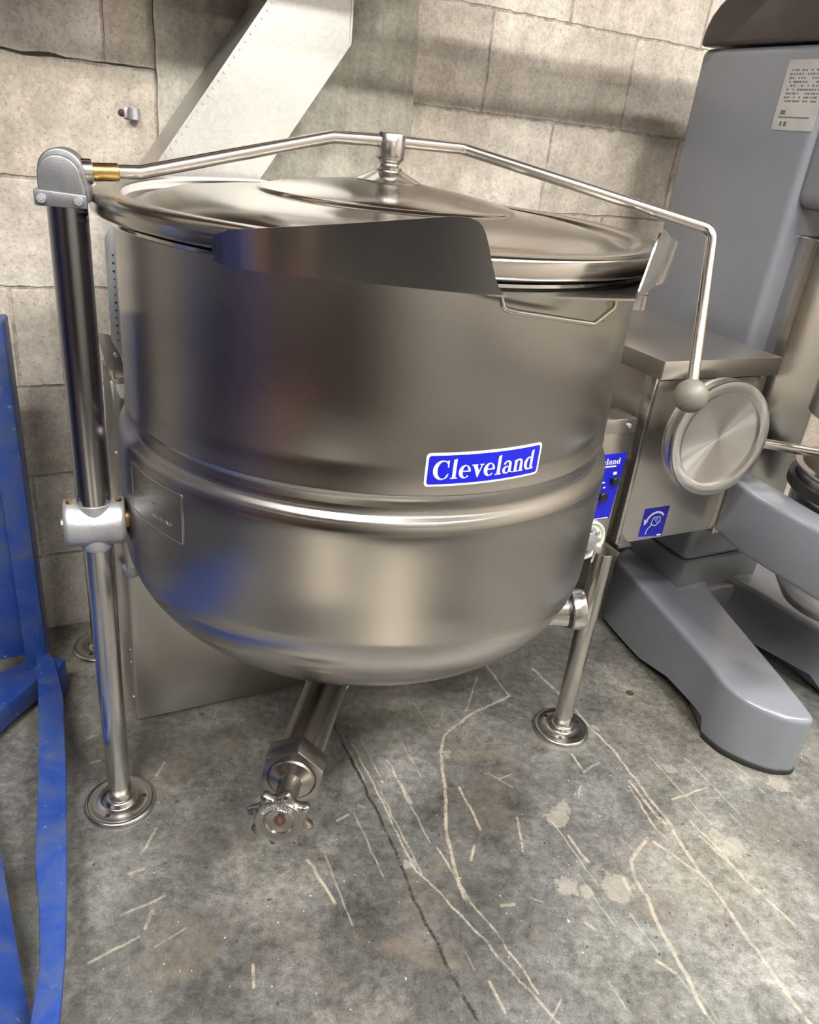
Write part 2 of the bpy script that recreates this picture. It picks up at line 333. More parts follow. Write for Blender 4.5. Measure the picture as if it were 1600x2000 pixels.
# ------------------------------------------------------------------ structure: block wall, pier, rest of the warehouse
def wall_mat(name, blocks=True, tint=(1, 1, 1)):
    m = M(name); tc = m.n('ShaderNodeTexCoord'); v = tc.outputs['Object']
    n1 = m.noise(v, 3.0, 6, .6, .5); n2 = m.noise(v, 120, 6, .75); n3 = m.noise(v, 14, 6, .65)
    streak = m.noise(m.coord('Object', (30, 30, 1.2)), 1.0, 4, .6)
    if blocks: c = m.ramp(n1, [(.3, (.34, .305, .262)), (.5, (.455, .42, .375)), (.7, (.545, .515, .47))])
    else: c = m.ramp(n1, [(.3, (.19, .175, .14)), (.5, (.30, .285, .24)), (.7, (.40, .385, .335))])
    c = m.mix(.5, c, m.ramp(n2, [(.3, .25), (.5, .52), (.7, .72)]), 'OVERLAY')
    c = m.mix(.6, c, m.ramp(n3, [(.3, .28), (.7, .68)]), 'OVERLAY')
    c = m.mix(.5 if not blocks else .15, c, m.ramp(streak, [(.3, .3), (.7, .68)]), 'OVERLAY')
    h = m.math('ADD', m.math('MULTIPLY', n2, 1.0), m.math('MULTIPLY', n3, .5))
    pit = m.ramp(m.noise(v, 210, 2, .5), [(.30, .55), (.36, 0.)])
    c = m.mix(pit, c, (.15, .13, .105))
    if blocks:
        # object space: x along the wall, z up
        sep = m.n('ShaderNodeSeparateXYZ'); m.l(v, sep.inputs[0])
        wz = m.math('MULTIPLY', m.math('SUBTRACT', m.noise(v, 22, 4), .5), .012)
        cb = m.n('ShaderNodeCombineXYZ'); m.l(m.math('ADD', m.math('ADD', sep.outputs[0], 8.14), wz), cb.inputs[0]); m.l(m.math('ADD', m.math('ADD', sep.outputs[2], .0051), wz), cb.inputs[1])
        br = m.n('ShaderNodeTexBrick'); m.l(cb.outputs[0], br.inputs['Vector'])
        br.offset = .5; br.offset_frequency = 2; br.squash = 1
        for k_, x_ in (('Scale', 1), ('Mortar Size', .0045), ('Mortar Smooth', .6), ('Bias', 0), ('Brick Width', .4064), ('Row Height', .2032)): br.inputs[k_].default_value = x_
        br.inputs['Color1'].default_value = (1, 1, 1, 1); br.inputs['Color2'].default_value = (.72, .68, .62, 1)
        br.inputs['Mortar'].default_value = (.8, .8, .8, 1)
        c = m.mix(.8, c, br.outputs['Color'], 'MULTIPLY')
        c = m.mix(m.math('MULTIPLY', br.outputs['Fac'], m.ramp(m.noise(v, 40, 5, .7), [(.4, .06), (.6, .8)])), c, (.16, .13, .10))
        h = m.math('SUBTRACT', h, m.math('MULTIPLY', br.outputs['Fac'], 1.8))
    m.l(c, m.b.inputs['Base Color']); m.b.inputs['Roughness'].default_value = .92
    m.l(m.bump(h, .55, .0035), m.b.inputs['Normal']); return m.m
WALLM = wall_mat('block_wall'); PIERM = wall_mat('smooth_concrete', False)
WROT = Matrix.Rotation(math.atan2(W.y, W.x), 4, 'Z')
def wallbox(name, w0, w1, v0, v1, z0, z1, mat, bev=0):
    bm = BM(); prism(bm, [(w0, v0), (w1, v0), (w1, v1), (w0, v1)], X3, Y3, Z3, (0, 0, z0), z1-z0, bev)
    return struct(name, bm, mat, mw=WROT)
wallbox('wall_back', -3.2, 4.2, WD, WD+.2, 0, 4.3, WALLM)
def rough_pier():
    bm = BM(); pts = []
    zs = [i*.02 for i in range(0, 216)]
    L = [(.283+(.0035*noise.noise(Vector((z*18, 0, 0)))), z) for z in zs]; Rr = [(.822+(.011*noise.noise(Vector((z*9, 5, 0)))+.005*noise.noise(Vector((z*40, 5, 0)))), z) for z in zs]
    vl = [[bm.verts.new((x, y, z)) for y in (WD-.012, WD+.01)] for x, z in L]; vr = [[bm.verts.new((x, y, z)) for y in (WD-.012, WD+.01)] for x, z in Rr]
    for i in range(len(zs)-1):
        bm.faces.new((vl[i][0], vr[i][0], vr[i+1][0], vl[i+1][0])); bm.faces.new((vl[i][0], vl[i+1][0], vl[i+1][1], vl[i][1])); bm.faces.new((vr[i][0], vr[i][1], vr[i+1][1], vr[i+1][0]))
    bm.faces.new((vl[0][0], vr[0][0], vr[0][1], vl[0][1])); bm.faces.new((vl[-1][0], vr[-1][0], vr[-1][1], vl[-1][1]))
    return struct('trim_1', bm, PIERM, mw=WROT)
rough_pier()
def crackslot():   # open joint running across the wall near the left edge
    bm = BM(); n = 40; a = []; b = []
    for i in range(n+1):
        x = -.12+.40*i/n; zc = 1.218-.001*i/n+.004*noise.noise(Vector((x*25, 1, 0))); hh = max(.0006, (.0045*noise.noise(Vector((x*14+3.3, 7, 0)))+.0028)*(1.25-i/n))
        a.append(bm.verts.new((x, WD-.0012, zc-hh))); b.append(bm.verts.new((x, WD-.0012, zc+hh)))
    for i in range(n): bm.faces.new((a[i], a[i+1], b[i+1], b[i]))
    g = bmesh.ops.extrude_face_region(bm, geom=bm.faces[:]); bmesh.ops.translate(bm, verts=[x for x in g['geom'] if isinstance(x, bmesh.types.BMVert)], vec=(0, .004, 0))
    return struct('trim_2', bm, simple('open_joint', (.022, .018, .014), .95), mw=WROT)
crackslot()
PLAIN = simple('painted_warehouse_wall', (.42, .39, .34), .85); CEIL = simple('ceiling_paint', (.12, .115, .11), .9)
def plain(name, a, b, mat): bm = BM(); box(bm, a, b); return struct(name, bm, mat)
plain('wall_left', (-4.6, -5.0, 0), (-4.45, -.5, 4.3), PLAIN); plain('wall_right', (3.6, -5.0, 0), (3.75, 3.85, 4.3), PLAIN)
plain('wall_front', (-4.6, -5.15, 0), (3.75, -5.0, 4.3), PLAIN); plain('ceiling', (-4.6, -5.15, 4.3), (3.75, 4.0, 4.4), CEIL)

# ceiling lamps
LAMP_AT = ['right of the kettle, the brightest one', 'left of the viewer', 'straight above the viewer', 'behind the viewer on the right', 'over the rear rack on the left', 'above the floor mixer']
def lamp(i, x, y, z, L, wd, rz, s):
    t = root('ceiling_light', (x, y, z), 'white strip lamp hanging from the ceiling '+LAMP_AT[i], 'ceiling light', 'strip lamps under the ceiling')
    t.rotation_euler = (0, 0, rz)
    bm = BM(); box(bm, (-L/2-.03, -wd/2-.03, 0), (L/2+.03, wd/2+.03, .06), .008); link('housing', bm, simple('lamp_housing', (.6, .6, .6), .5), t)
    for sx in (-1, 1):
        bm = BM(); cyl(bm, (sx*L*.4, 0, .06), (sx*L*.4, 0, 4.3-z), .004, seg=8); link('hanger', bm, ROD, t)
    bm = BM(); box(bm, (-L/2, -wd/2, -.012), (L/2, wd/2, .0), .0)
    m = M('lamp_tube'); m.set(Base_Color=(.8, .8, .8), Emission_Color=LAMP_COL, Emission_Strength=s); link('diffuser', bm, m.m, t)
for i, a in enumerate(LAMPS): lamp(i, *a)

# ------------------------------------------------------------------ THE KETTLE
KC = Vector((-.0874, 1.2447, 0)); PD = Vector((.853, .522, 0)); MD = Vector((.522, -.853, 0))   # along the tilt axis / towards the spout
ket = root('steam_kettle', KC, 'large round stainless steel tilting steam kettle with blue name label, on tubular legs', 'kettle')
def K(name, bm, mat, parent=ket, **k): return link(name, bm, mat, parent, off=KC, **k)
def kp(a, r, z): return Vector((KC.x+r*math.cos(R(a)), KC.y+r*math.sin(R(a)), z))
RB, RJ, ZJ, HB = .389, .4027, .5425, .213
prof = [(.340, 1.015), (.386, 1.015), (RB, 1.012)]+[(RB, 1.0-i*.04) for i in range(6)]+[(RB, .7610), (.3905, .7585), (.3905, .7560), (.3892, .7540), (.3890, .748), (.3891, .740), (.3896, .7345), (.3911, .7310), (.3936, .7274), (.3963, .7238), (.3989, .7201), (.4009, .7158), (.4021, .7100), (.4026, .703), (RJ, .693), (RJ, .66), (RJ, .62), (RJ, .58)]
for i in range(0, 33):
    a = R(90*i/32); nn = 2.2
    prof.append((max(RJ*math.cos(a)**(2/nn), 0), ZJ-HB*math.sin(a)**(2/nn)))
prof[-1] = (0, prof[-1][1])
bm = lathe(BM(), prof, 160, KC); K('kettle_body', bm, STEEL, ang=40)
bm = lathe(BM(), [(.386, 1.0145), (.398, 1.0145), (.4005, 1.0165), (.4005, 1.0205), (.398, 1.0225), (.386, 1.0225)], 128, KC, close=True); K('rim_flange', bm, BANDSTEEL)
# lid
lp = [(0, 1.094), (.03, 1.0935), (.06, 1.0905), (.09, 1.087), (.12, 1.083), (.15, 1.0785), (.175, 1.0738), (.188, 1.071), (.1925, 1.0695), (.194, 1.0675), (.1955, 1.066), (.200, 1.0652), (.24, 1.0618), (.28, 1.0575), (.32, 1.052), (.335, 1.0475), (.350, 1.0425), (.360, 1.0395), (.3675, 1.0390), (.3725, 1.0415), (.3765, 1.0475), (.380, 1.0515), (.385, 1.0528), (.395, 1.0532), (.405, 1.053), (.4115, 1.0515), (.4148, 1.0490), (.4164, 1.0455), (.4176, 1.039), (.4184, 1.032), (.4180, 1.0282), (.4160, 1.0265), (.400, 1.0265), (.398, 1.028), (.36, 1.034), (0, 1.055)]
bm = lathe(BM(), lp, 160, KC); LID = K('lid', bm, LIDSTEEL, ang=50)
bm = lathe(BM(), [(0, 1.090), (.049, 1.0908), (.0495, 1.0925), (.044, 1.0955), (.024, 1.1045), (.0185, 1.107), (0, 1.107)], 48, KC); K('hub_flange', bm, LIDSTEEL, LID)
bm = lathe(BM(), [(0, 1.105), (.0165, 1.105), (.019, 1.107), (.019, 1.1105), (.0155, 1.1125), (.0145, 1.115), (.0175, 1.1185), (.0205, 1.1215), (.0212, 1.125), (.0212, 1.1545), (.0195, 1.1565), (0, 1.1565)], 40, KC); K('hub_socket', bm, TUBE, LID, ang=45)
# pouring lip
a0 = math.degrees(math.atan2(MD.y, MD.x))
def lip_wall(side):
    r0 = .4245; A, B = 52.5, 29.; pts = []
    for i in range(11):
        a = a0-side*(A-(A-B)*i/10); pts.append(kp(a, r0, 0))
    e = KC+MD*(.44 if side > 0 else .462)-PD*side*.0835
    s = pts[-1].copy()
    for i in range(1, 15): pts.append(s.lerp(e, i/14))
    L = [0]
    for p, q in zip(pts, pts[1:]): L.append(L[-1]+(q-p).length)
    T = L[-1]; bm = BM()
    def zt(u):
        z = 1.047+(1.091-1.047)*min(1, u/(T-.055))
        if u < .016: z = 1.030+math.sqrt(max(0, .016**2-(.016-u)**2))*1.06
        tb = [(-.075, 1.0895), (-.055, 1.0905), (-.043, 1.0900), (-.036, 1.0880), (-.0305, 1.0835), (-.0265, 1.0770), (-.022, 1.0665), (-.016, 1.0500), (-.010, 1.0345), (-.005, 1.0255), (0, 1.020)]
        d = u-T
        if d > -.055:
            for (x0, z0), (x1, z1) in zip(tb, tb[1:]):
                if x0 <= d <= x1+1e-9: z = z0+(z1-z0)*(d-x0)/(x1-x0)
        return z
    def zb(u):
        z = 1.012+.006*(u/T)
        if u < .016: z = 1.030-math.sqrt(max(0, .016**2-(.016-u)**2))*1.1
        return z
    # resample
    us = [T*i/60 for i in range(61)]; us = sorted(set(us+[T-.0305, T-.0265, T-.028, T-.022, T-.016, T-.010, T-.036, T-.040, .002, .005, .009, .013, T-.002, T-.0045, T-.008]))
    rows = []
    for u in us:
        j = max(i for i in range(len(L)) if L[i] <= u+1e-9); j = min(j, len(L)-2); f = (u-L[j])/(L[j+1]-L[j]); p = pts[j].lerp(pts[j+1], f)
        tdir = (pts[j+1]-pts[j]).normalized(); nrm = Vector((tdir.y, -tdir.x, 0))*side
        row = []
        for k in range(7):
            g = k/6; z = zb(u)+(zt(u)-zb(u))*g
            row.append((p+nrm*(.0006+.006*(z-1.012)/.07)+Z3*z, nrm))
        rows.append(row)
    fr = [[bm.verts.new(q+n_*.0011) for q, n_ in r] for r in rows]; bk = [[bm.verts.new(q-n_*.0011) for q, n_ in r] for r in rows]
    for S_ in (fr, bk):
        for a, b in zip(S_, S_[1:]):
            for k in range(6): bm.faces.new((a[k], a[k+1], b[k+1], b[k]))
    for a, b, c, d in zip(fr, fr[1:], bk, bk[1:]):
        bm.faces.new((a[0], b[0], d[0], c[0])); bm.faces.new((a[6], b[6], d[6], c[6]))
    for a, b in ((fr[0], bk[0]), (fr[-1], bk[-1])):
        for k in range(6): bm.faces.new((a[k], a[k+1], b[k+1], b[k]))
    return bm, pts
wl, pL = lip_wall(1); wr, pR = lip_wall(-1)
bm = BM()
inner = [kp(a0-52.5+105*i/40, .392, 0) for i in range(41)]
def lipfloor():
    bm = BM(); arc_o = [kp(a0-52.5+105*i/40, .424, 0) for i in range(41)]
    out = pL+[pL[-1].lerp(pR[-1], t) for t in (.2, .4, .6, .8)]+pR[::-1]
    n = 60
    def rs(P):
        L = [0]
        for p, q in zip(P, P[1:]): L.append(L[-1]+(q-p).length)
        o = []
        for i in range(n+1):
            u = L[-1]*i/n; j = min(max(k for k in range(len(L)) if L[k] <= u+1e-9), len(L)-2); o.append(P[j].lerp(P[j+1], (u-L[j])/(L[j+1]-L[j])))
        return o
    A, B = rs(inner), rs(out); v = []
    for z in (1.0105, 1.0130):
        v.append(([bm.verts.new((p.x, p.y, z)) for p in A], [bm.verts.new((p.x, p.y, z+.005*min(1, (p-KC).length/.44))) for p in B]))
    for a, b in v:
        for i in range(n): bm.faces.new((a[i], a[i+1], b[i+1], b[i]))
    for i in range(n): bm.faces.new((v[0][1][i], v[0][1][i+1], v[1][1][i+1], v[1][1][i]))
    return bm
LIP = K('pouring_lip', lipfloor(), SHEET)
K('spout_wall', wl, SHEET, LIP); K('spout_wall', wr, SHEET, LIP)
bm = tube(BM(), fillet([kp(-68.2, .428, 1.0135), kp(-67.6, .430, 1.0), kp(-65.3, .430, .9968), kp(-49.8, .430, .9812), kp(-45.3, .430, .9985), kp(-45.6, .430, 1.010)], .008), .0031, 12); K('strainer_hook', bm, ROD)
# tie scrap
bm = tube(BM(), [kp(-40.8, .40, 1.006), kp(-41.0, .405, .996), kp(-41.2, .402, .984), kp(-41.5, .403, .972)], .0009, 6); tube(bm, [kp(-41.8, .404, .995), kp(-40.2, .404, .999)], .0009, 6); K('tie_scrap', bm, TIE)
# lid arm
P0 = Vector((-.470, 1.012, 0))
arm = fillet([(-.424, 1.040, 1.0775), (-.405, 1.051, 1.0785), (-.392, 1.058, 1.0790), (-.168, 1.195, 1.143), (-.0874, 1.2447, 1.1455), (.019, 1.303, 1.1460), (.409, 1.292, 1.0775), (.418, 1.21, .935), (.409, 1.150, .872)], .02, 10)
arm = fillet([(-.424, 1.040, 1.0775), (-.392, 1.0585, 1.0790), (-.168, 1.195, 1.143), (-.0874, 1.2447, 1.1455), (.019, 1.305, 1.1455), (.421, 1.291, 1.072), (.4035, 1.150, .868)], .022, 10)
ARM = K('lid_arm', tube(BM(), arm, .0086, 24), ROD)
b = Vector((.4035, 1.150, .868)); d = (b-Vector((.421, 1.291, 1.072))).normalized()
bm = lathe(BM(), [(0, -.0255)]+[(.0255*math.cos(R(x)), .0255*math.sin(R(x))) for x in range(-80, 81, 10)]+[(0, .0255)], 40, b+d*.024, tuple(d))
K('ball_knob', bm, KNOB, ARM)
hd = Vector((.8605, .5095, 0))
bm = cyl(BM(), P0+hd*.012+Z3*1.0755, P0+hd*.032+Z3*1.0758, .0150, seg=36); K('arm_socket', bm, TUBE, ARM)
bm = cyl(BM(), P0+hd*.0305+Z3*1.0757, P0+hd*.064+Z3*1.0772, .0108, seg=36, ch=.001); K('brass_bushing', bm, BRASS, ARM)
# pole with head
LEG = K('leg', lathe(BM(), [(0, .010), (.0197, .010), (.0197, .56), (0, .56)], 40, P0), TUBE)
def flange(parent, c):
    bm = lathe(BM(), [(.019, .0), (.062, 0), (.0625, .003), (.0605, .0085), (.057, .0105), (.052, .0105), (.049, .0098), (.030, .0105), (.0275, .0125), (.0255, .019), (.0225, .0215), (.0195, .0215)], 64, c)
    o = K('foot_flange', bm, TUBE, parent, ang=50)
    for a in (20, 140, 260):
        q = Vector(c)+Vector((.041*math.cos(R(a)), .041*math.sin(R(a)), 0)); K('bolt_hole', cyl(BM(), q+Z3*.006, q+Z3*.0108, .0046, seg=16), BLACK, parent)
flange(LEG, P0)
POLE = K('upright_tube', lathe(BM(), [(0, .60), (.0243, .60), (.0243, 1.042), (0, 1.042)], 48, P0), TUBED)
hx = Vector((.97, .243, 0)); hy = Vector((-.243, .97, 0))
def headpoly(w, z0, z1, n=14):
    r = w/2; return [(-r, z0), (r+.004, z0), (r+.003, z0+.02)]+[(r*math.cos(R(180*i/n)), z1-r+r*math.sin(R(180*i/n))) for i in range(n+1)]+[(-r, z0+.02)]
HD = K('pole_head', prism(BM(), headpoly(.050, 1.040, 1.094), hx, Z3, hy, P0-hx*.001-hy*.031, .020, .002), HEADM, ang=50)
K('head_shell', prism(BM(), headpoly(.054, 1.040, 1.101), hx, Z3, hy, P0-hx*.002-hy*.012, .034, .003), HEADM, HD, ang=50)
K('clamp_bar', prism(BM(), [(-.029, 0), (.031, 0), (.031, .016), (-.029, .019)], hx, Z3, hy, P0-hx*.002-hy*.0335+Z3*1.0355, .010, .002), HEADM, HD)
for u in (-.021, .021):
    q = P0+hx*(u-.001)-hy*.0335+Z3*1.0445
    bm = cyl(BM(), q, q-hy*.0035, .0052, seg=24); cyl(bm, q-hy*.0036, q-hy*.0045, .0026, seg=6); K('socket_screw', bm, LWHITE if 0 else CAST, HD)
# trunnion bearing on the pole
bx = Vector((.925, .38, 0)).normalized(); by = Vector((-bx.y, bx.x, 0))
bp = [(-.0335, -.041), (-.0, -.043), (.0335, -.041), (.0405, -.034), (.0415, .0), (.0405, .034), (.0335, .036), (.0, .036), (-.0335, .036), (-.0405, .034)]
bm = BM(); n = 28; rings = []
prof2 = [(-.043, .030), (-.0415, .0335), (-.035, .0352), (-.018, .0345), (0, .0335), (.018, .0345), (.035, .0352), (.0415, .0335), (.043, .030)]
for (u, r) in prof2:
    rings.append([bm.verts.new(P0+bx*u+(by*math.cos(R(360*i/n))*r*1.0+Z3*(math.sin(R(360*i/n))*r*1.06-(.004*(1-abs(u)/.043) if math.sin(R(360*i/n)) > .3 else 0)))+Z3*.588) for i in range(n)])
for a, b_ in zip(rings, rings[1:]):
    for i in range(n): bm.faces.new((a[i], a[(i+1) % n], b_[(i+1) % n], b_[i]))
bm.faces.new(rings[0]); bm.faces.new(rings[-1]); BRG = K('trunnion_bearing', bm, CAST, ang=60)
K('bearing_collar', lathe(BM(), [(.0, .545), (.0225, .545), (.0255, .552), (.0255, .57), (0, .57)], 36, P0), CAST, BRG)
K('bearing_collar', lathe(BM(), [(0, .605), (.0262, .605), (.0262, .6215), (.0248, .6225), (0, .6225)], 36, P0), CAST, BRG)
for u, w_ in ((-.034, .006), (.034, .006)):
    q = P0+bx*u-by*w_+Z3*.6225; bm = cyl(BM(), q-Z3*.006, q+Z3*.002, .0042, seg=12); cyl(bm, q+Z3*.002, q+Z3*.0055, .0052, seg=6); K('bearing_bolt', bm, BRASS, BRG)
q = P0-bx*.042+Z3*.588; bm = cyl(BM(), q, q-bx*.006, .0065, seg=6); K('bearing_bolt', bm, CAST, BRG)
K('trunnion_shaft', cyl(BM(), P0+PD*.03+Z3*.588, P0+PD*.062+Z3*.588, .0165, seg=32), BRASS)
bm = lathe(BM(), [(0, 0), (.030, 0), (.032, .002), (.036, .02), (.044, .05), (.05, .08)], 40, P0+PD*.050+Z3*.588, tuple(PD)); K('trunnion_boss', bm, BANDSTEEL)
K('trunnion_shaft', cyl(BM(), KC+PD*.39+Z3*.588, KC+PD*.60+Z3*.588, .022, seg=32), TUBE)
# right and rear legs
RF = Vector((.391, 1.350, 0)); LEG2 = K('leg', lathe(BM(), [(0, .010), (.0195, .010), (.0195, .455), (.0180, .458), (0, .458)], 40, RF), TUBE); flange(LEG2, RF)
RLF = Vector((-.687, 1.452, 0)); LEG3 = K('leg', lathe(BM(), [(0, .010), (.0195, .010), (.0195, .345), (0, .345)], 32, RLF), TUBE); flange(LEG3, RLF)
K('cross_tube', tube(BM(), [P0+Z3*.335+V*.01, RLF+Z3*.335], .012, 16), TUBE)
# label and name plate bent to the body
def bent(name, a_0, a_1, z0, z1, dz, r, th, mat, parent=ket, rad=.004, inset=0):
    bm = BM(); n = 30; us = [0, .004, .012, .025]+[.05+.9*i/(n-6) for i in range(n-5)]+[.975, .988, .996, 1]; cols = []
    Wd = R(a_1-a_0)*r
    for u in us:
        e = min(u, 1-u)*Wd; c_ = rad-math.sqrt(max(0, rad*rad-(rad-e)**2)) if e < rad else 0
        zb_, zt_ = z0+dz*u+c_, z1+dz*u-c_; a = a_0+(a_1-a_0)*u
        cols.append([[bm.verts.new(kp(a, rr, z)) for z in (zb_, zt_)] for rr in (r, r+th)])
    for c, d in zip(cols, cols[1:]):
        for k in (0, 1): bm.faces.new((c[k][0], c[k][1], d[k][1], d[k][0]))
        for k in (0, 1): bm.faces.new((c[0][k], c[1][k], d[1][k], d[0][k]))
    for c in (cols[0], cols[-1]): bm.faces.new((c[0][0], c[0][1], c[1][1], c[1][0]))
    return K(name, bm, mat, parent)
A0, A1, LZ0, LZ1, LDZ = -75.0, -50.2, .7700, .8145, .0035
LAB = bent('name_label', A0, A1, LZ0, LZ1, LDZ, RB-.0002, .0009, LWHITE, rad=.005); LAB['label'] = 'blue label with white border reading Cleveland'
bent('blue_field', A0+.45, A1-.45, LZ0+.003, LZ1-.003, LDZ, RB+.0007, .0003, LBLUE, LAB, rad=.0035)
# serif letters made of polygons in em units
def ring(cx, cy, rx, ry, ix, iy, irx, iry, d0=0, d1=360, n=30):
    out = []
    for i in range(n):
        a, b = R(d0+(d1-d0)*i/n), R(d0+(d1-d0)*(i+1)/n)
        out.append([(cx+rx*math.cos(a), cy+ry*math.sin(a)), (cx+rx*math.cos(b), cy+ry*math.sin(b)), (ix+irx*math.cos(b), iy+iry*math.sin(b)), (ix+irx*math.cos(a), iy+iry*math.sin(a))])
    return out
def rc(x0, y0, x1, y1): return [[(x0, y0), (x1, y0), (x1, y1), (x0, y1)]]
def g_l(): return rc(.07, 0, .20, .73)+rc(0, 0, .27, .035)+[[(.0, .70), (.07, .66), (.07, .70), (.2, .76), (.2, .70)]], .30
def g_C():
    return ring(.34, .345, .34, .365, .385, .345, .215, .325, 42, 318)+rc(.555, .44, .60, .70)+[[(.555, .60), (.60, .70), (.50, .68), (.52, .60)]]+[[(.61, .20), (.56, .08), (.50, .10), (.58, .20)]], .68
def g_e(): return ring(.235, .245, .235, .255, .265, .245, .115, .22, 0, 318)+rc(.10, .235, .47, .275)+[[(.47, .245), (.47, .275), (.36, .275), (.36, .245)]], .50
def g_v(): return [[(.04, .49), (.19, .49), (.33, .16), (.25, -.01)], [(.40, .49), (.45, .49), (.27, -.01), (.25, -.01), (.25, .03)]]+rc(-.01, .455, .24, .49)+rc(.33, .455, .49, .49), .49
def g_a(): return ring(.165, .14, .165, .15, .20, .14, .09, .11, 60, 400, 24)+rc(.27, .03, .39, .36)+ring(.21, .34, .18, .16, .19, .33, .08, .125, 0, 165, 18)+[[(.27, .10), (.39, .03), (.46, .0), (.46, .035), (.39, .07)]]+[[(.03, .36), (.13, .36), (.13, .42), (.05, .42)]], .47
def g_n(): return rc(.06, 0, .18, .47)+rc(0, 0, .24, .035)+[[(0, .44), (.06, .42), (.18, .50), (.18, .44)]]+ring(.28, .31, .16, .19, .25, .29, .09, .15, 0, 165, 18)+rc(.32, 0, .44, .32)+rc(.27, 0, .50, .035), .52
def g_d(): return ring(.225, .245, .225, .255, .255, .245, .12, .215, 40, 320, 26)+rc(.30, .0, .42, .73)+[[(.23, .70), (.30, .66), (.30, .70), (.42, .76), (.42, .70)]]+[[(.42, .0), (.49, .02), (.49, .05), (.42, .05)]], .52
GL = dict(C=g_C, l=g_l, e=g_e, v=g_v, a=g_a, n=g_n, d=g_d)
def text_polys(s, track=.015):
    out = []; x = 0
    for ch in s:
        pl, w = GL[ch](); out += [[(x+a, b) for a, b in p] for p in pl]; x += w+track
    return out, x-track
def label_text():
    pl, Wt = text_polys('Cleveland'); bm = BM(); Lw = R(A1-A0)*RB; hgt = .0255/.70*1.0; sc_ = (Lw*.885)/Wt; sz = .0355
    for p in pl:
        vs = []
        for a, b in p:
            u = .058+(a*sc_)/Lw; vs.append(bm.verts.new(kp(A0+(A1-A0)*u, RB+.0012, LZ0+.0097+LDZ*u+b*sz)))
        try: bm.faces.new(vs)
        except ValueError: pass
    bmesh.ops.recalc_face_normals(bm, faces=bm.faces)
    g = bmesh.ops.extrude_face_region(bm, geom=bm.faces[:])
    for v_ in [x for x in g['geom'] if isinstance(x, bmesh.types.BMVert)]:
        dd = (v_.co-KC); dd.z = 0; v_.co -= dd.normalized()*.0004
    return K('lettering', bm, LWHITE, LAB)
label_text()
PLT = bent('rating_plate', -141.5, -121.8, .6270, .7040, .0, RJ-.0004, .0012, STEEL, rad=.006)
def plate_border():
    bm = BM(); pts = []
    for a, z in ((-141.2, .6285), (-122.1, .6285), (-122.1, .7025), (-141.2, .7025)): pts.append((a, z))
    path = []
    for (a, z), (b_, y) in zip(pts, pts[1:]+pts[:1]):
        for i in range(12): path.append(kp(a+(b_-a)*i/12, RJ+.0009, z+(y-z)*i/12))
    path.append(path[0]); return K('plate_edge', tube(bm, path, .0006, 6), BANDSTEEL, PLT)
plate_border()
def font_mesh(txt, size, depth):
    cu = bpy.data.curves.new('t', 'FONT'); cu.body = txt; cu.size = size; cu.extrude = depth; cu.align_x = 'CENTER'; cu.resolution_u = 3
    o = bpy.data.objects.new('t', cu); COL.objects.link(o); dg = bpy.context.evaluated_depsgraph_get(); me = bpy.data.meshes.new_from_object(o.evaluated_get(dg))
    b_ = BM(); b_.from_mesh(me); bpy.data.objects.remove(o); bpy.data.curves.remove(cu); bpy.data.meshes.remove(me); return b_
def bend_text(txt, size, ac, zc):
    b_ = font_mesh(txt, size, .0004)
    for v_ in b_.verts: a = ac+math.degrees(v_.co.x/RJ); v_.co = kp(a, RJ+.0010+v_.co.z, zc+v_.co.y)
    return b_
K('embossing', bend_text('CLEVELAND', .0085, -128.5, .6455), BANDSTEEL, PLT)
bm = BM()
for r_ in range(4):
    for c_ in range(9):
        if random.random() < .75: 
            a = -137.+c_*.75; z = .667+r_*.0075; tube(bm, [kp(a, RJ+.0011, z), kp(a+.35, RJ+.0011, z+random.uniform(-.002, .002))], .0004, 5)
K('embossed_marks', bm, BANDSTEEL, PLT)
# drain valve
T0, T1, KN = Vector((-.106, 1.100, .270)), Vector((-.1290, .870, .287)), Vector((-.1300, .766, .2945))
ax = (T1-T0).normalized()
DV = K('drain_valve', tube(BM(), fillet([T0+Vector((.006, .06, .10)), T0+Vector((0, .022, .008)), T1], .05, 10), .0352, 40), VALVE)
K('weld_collar', lathe(BM(), [(.035, 0), (.0375, .001), (.0385, .004), (.0375, .007), (.035, .008)], 40, T0+Vector((.0, .012, .002)), tuple(ax)), TUBE, DV)
ax = Vector((-.01, -1, .075)).normalized(); hb = basis(ax)
def hexpoly(r, rot=0): return [(r*math.cos(R(60*i+rot)), r*math.sin(R(60*i+rot))) for i in range(6)]
HN = K('hex_nut', prism(BM(), hexpoly(.0505, 22), hb.col[0], hb.col[1], ax, T1-ax*.006, .038, .0015), VALVE, DV)
bm = lathe(BM(), [(.037, 0), (.037, .0006), (.0355, .0008), (.0350, .0002)], 48, T1+ax*.0318, tuple(ax)); K('valve_seam', bm, BLACK, DV)
bm = lathe(BM(), [(0, 0), (.0345, 0), (.0345, .003), (.0325, .006), (.024, .009), (.0175, .012), (.0165, .016), (.0165, .045), (.0185, .048), (.0185, .060), (0, .060)], 48, T1+ax*.031, tuple(ax)); K('valve_stem', bm, VALVE, DV)
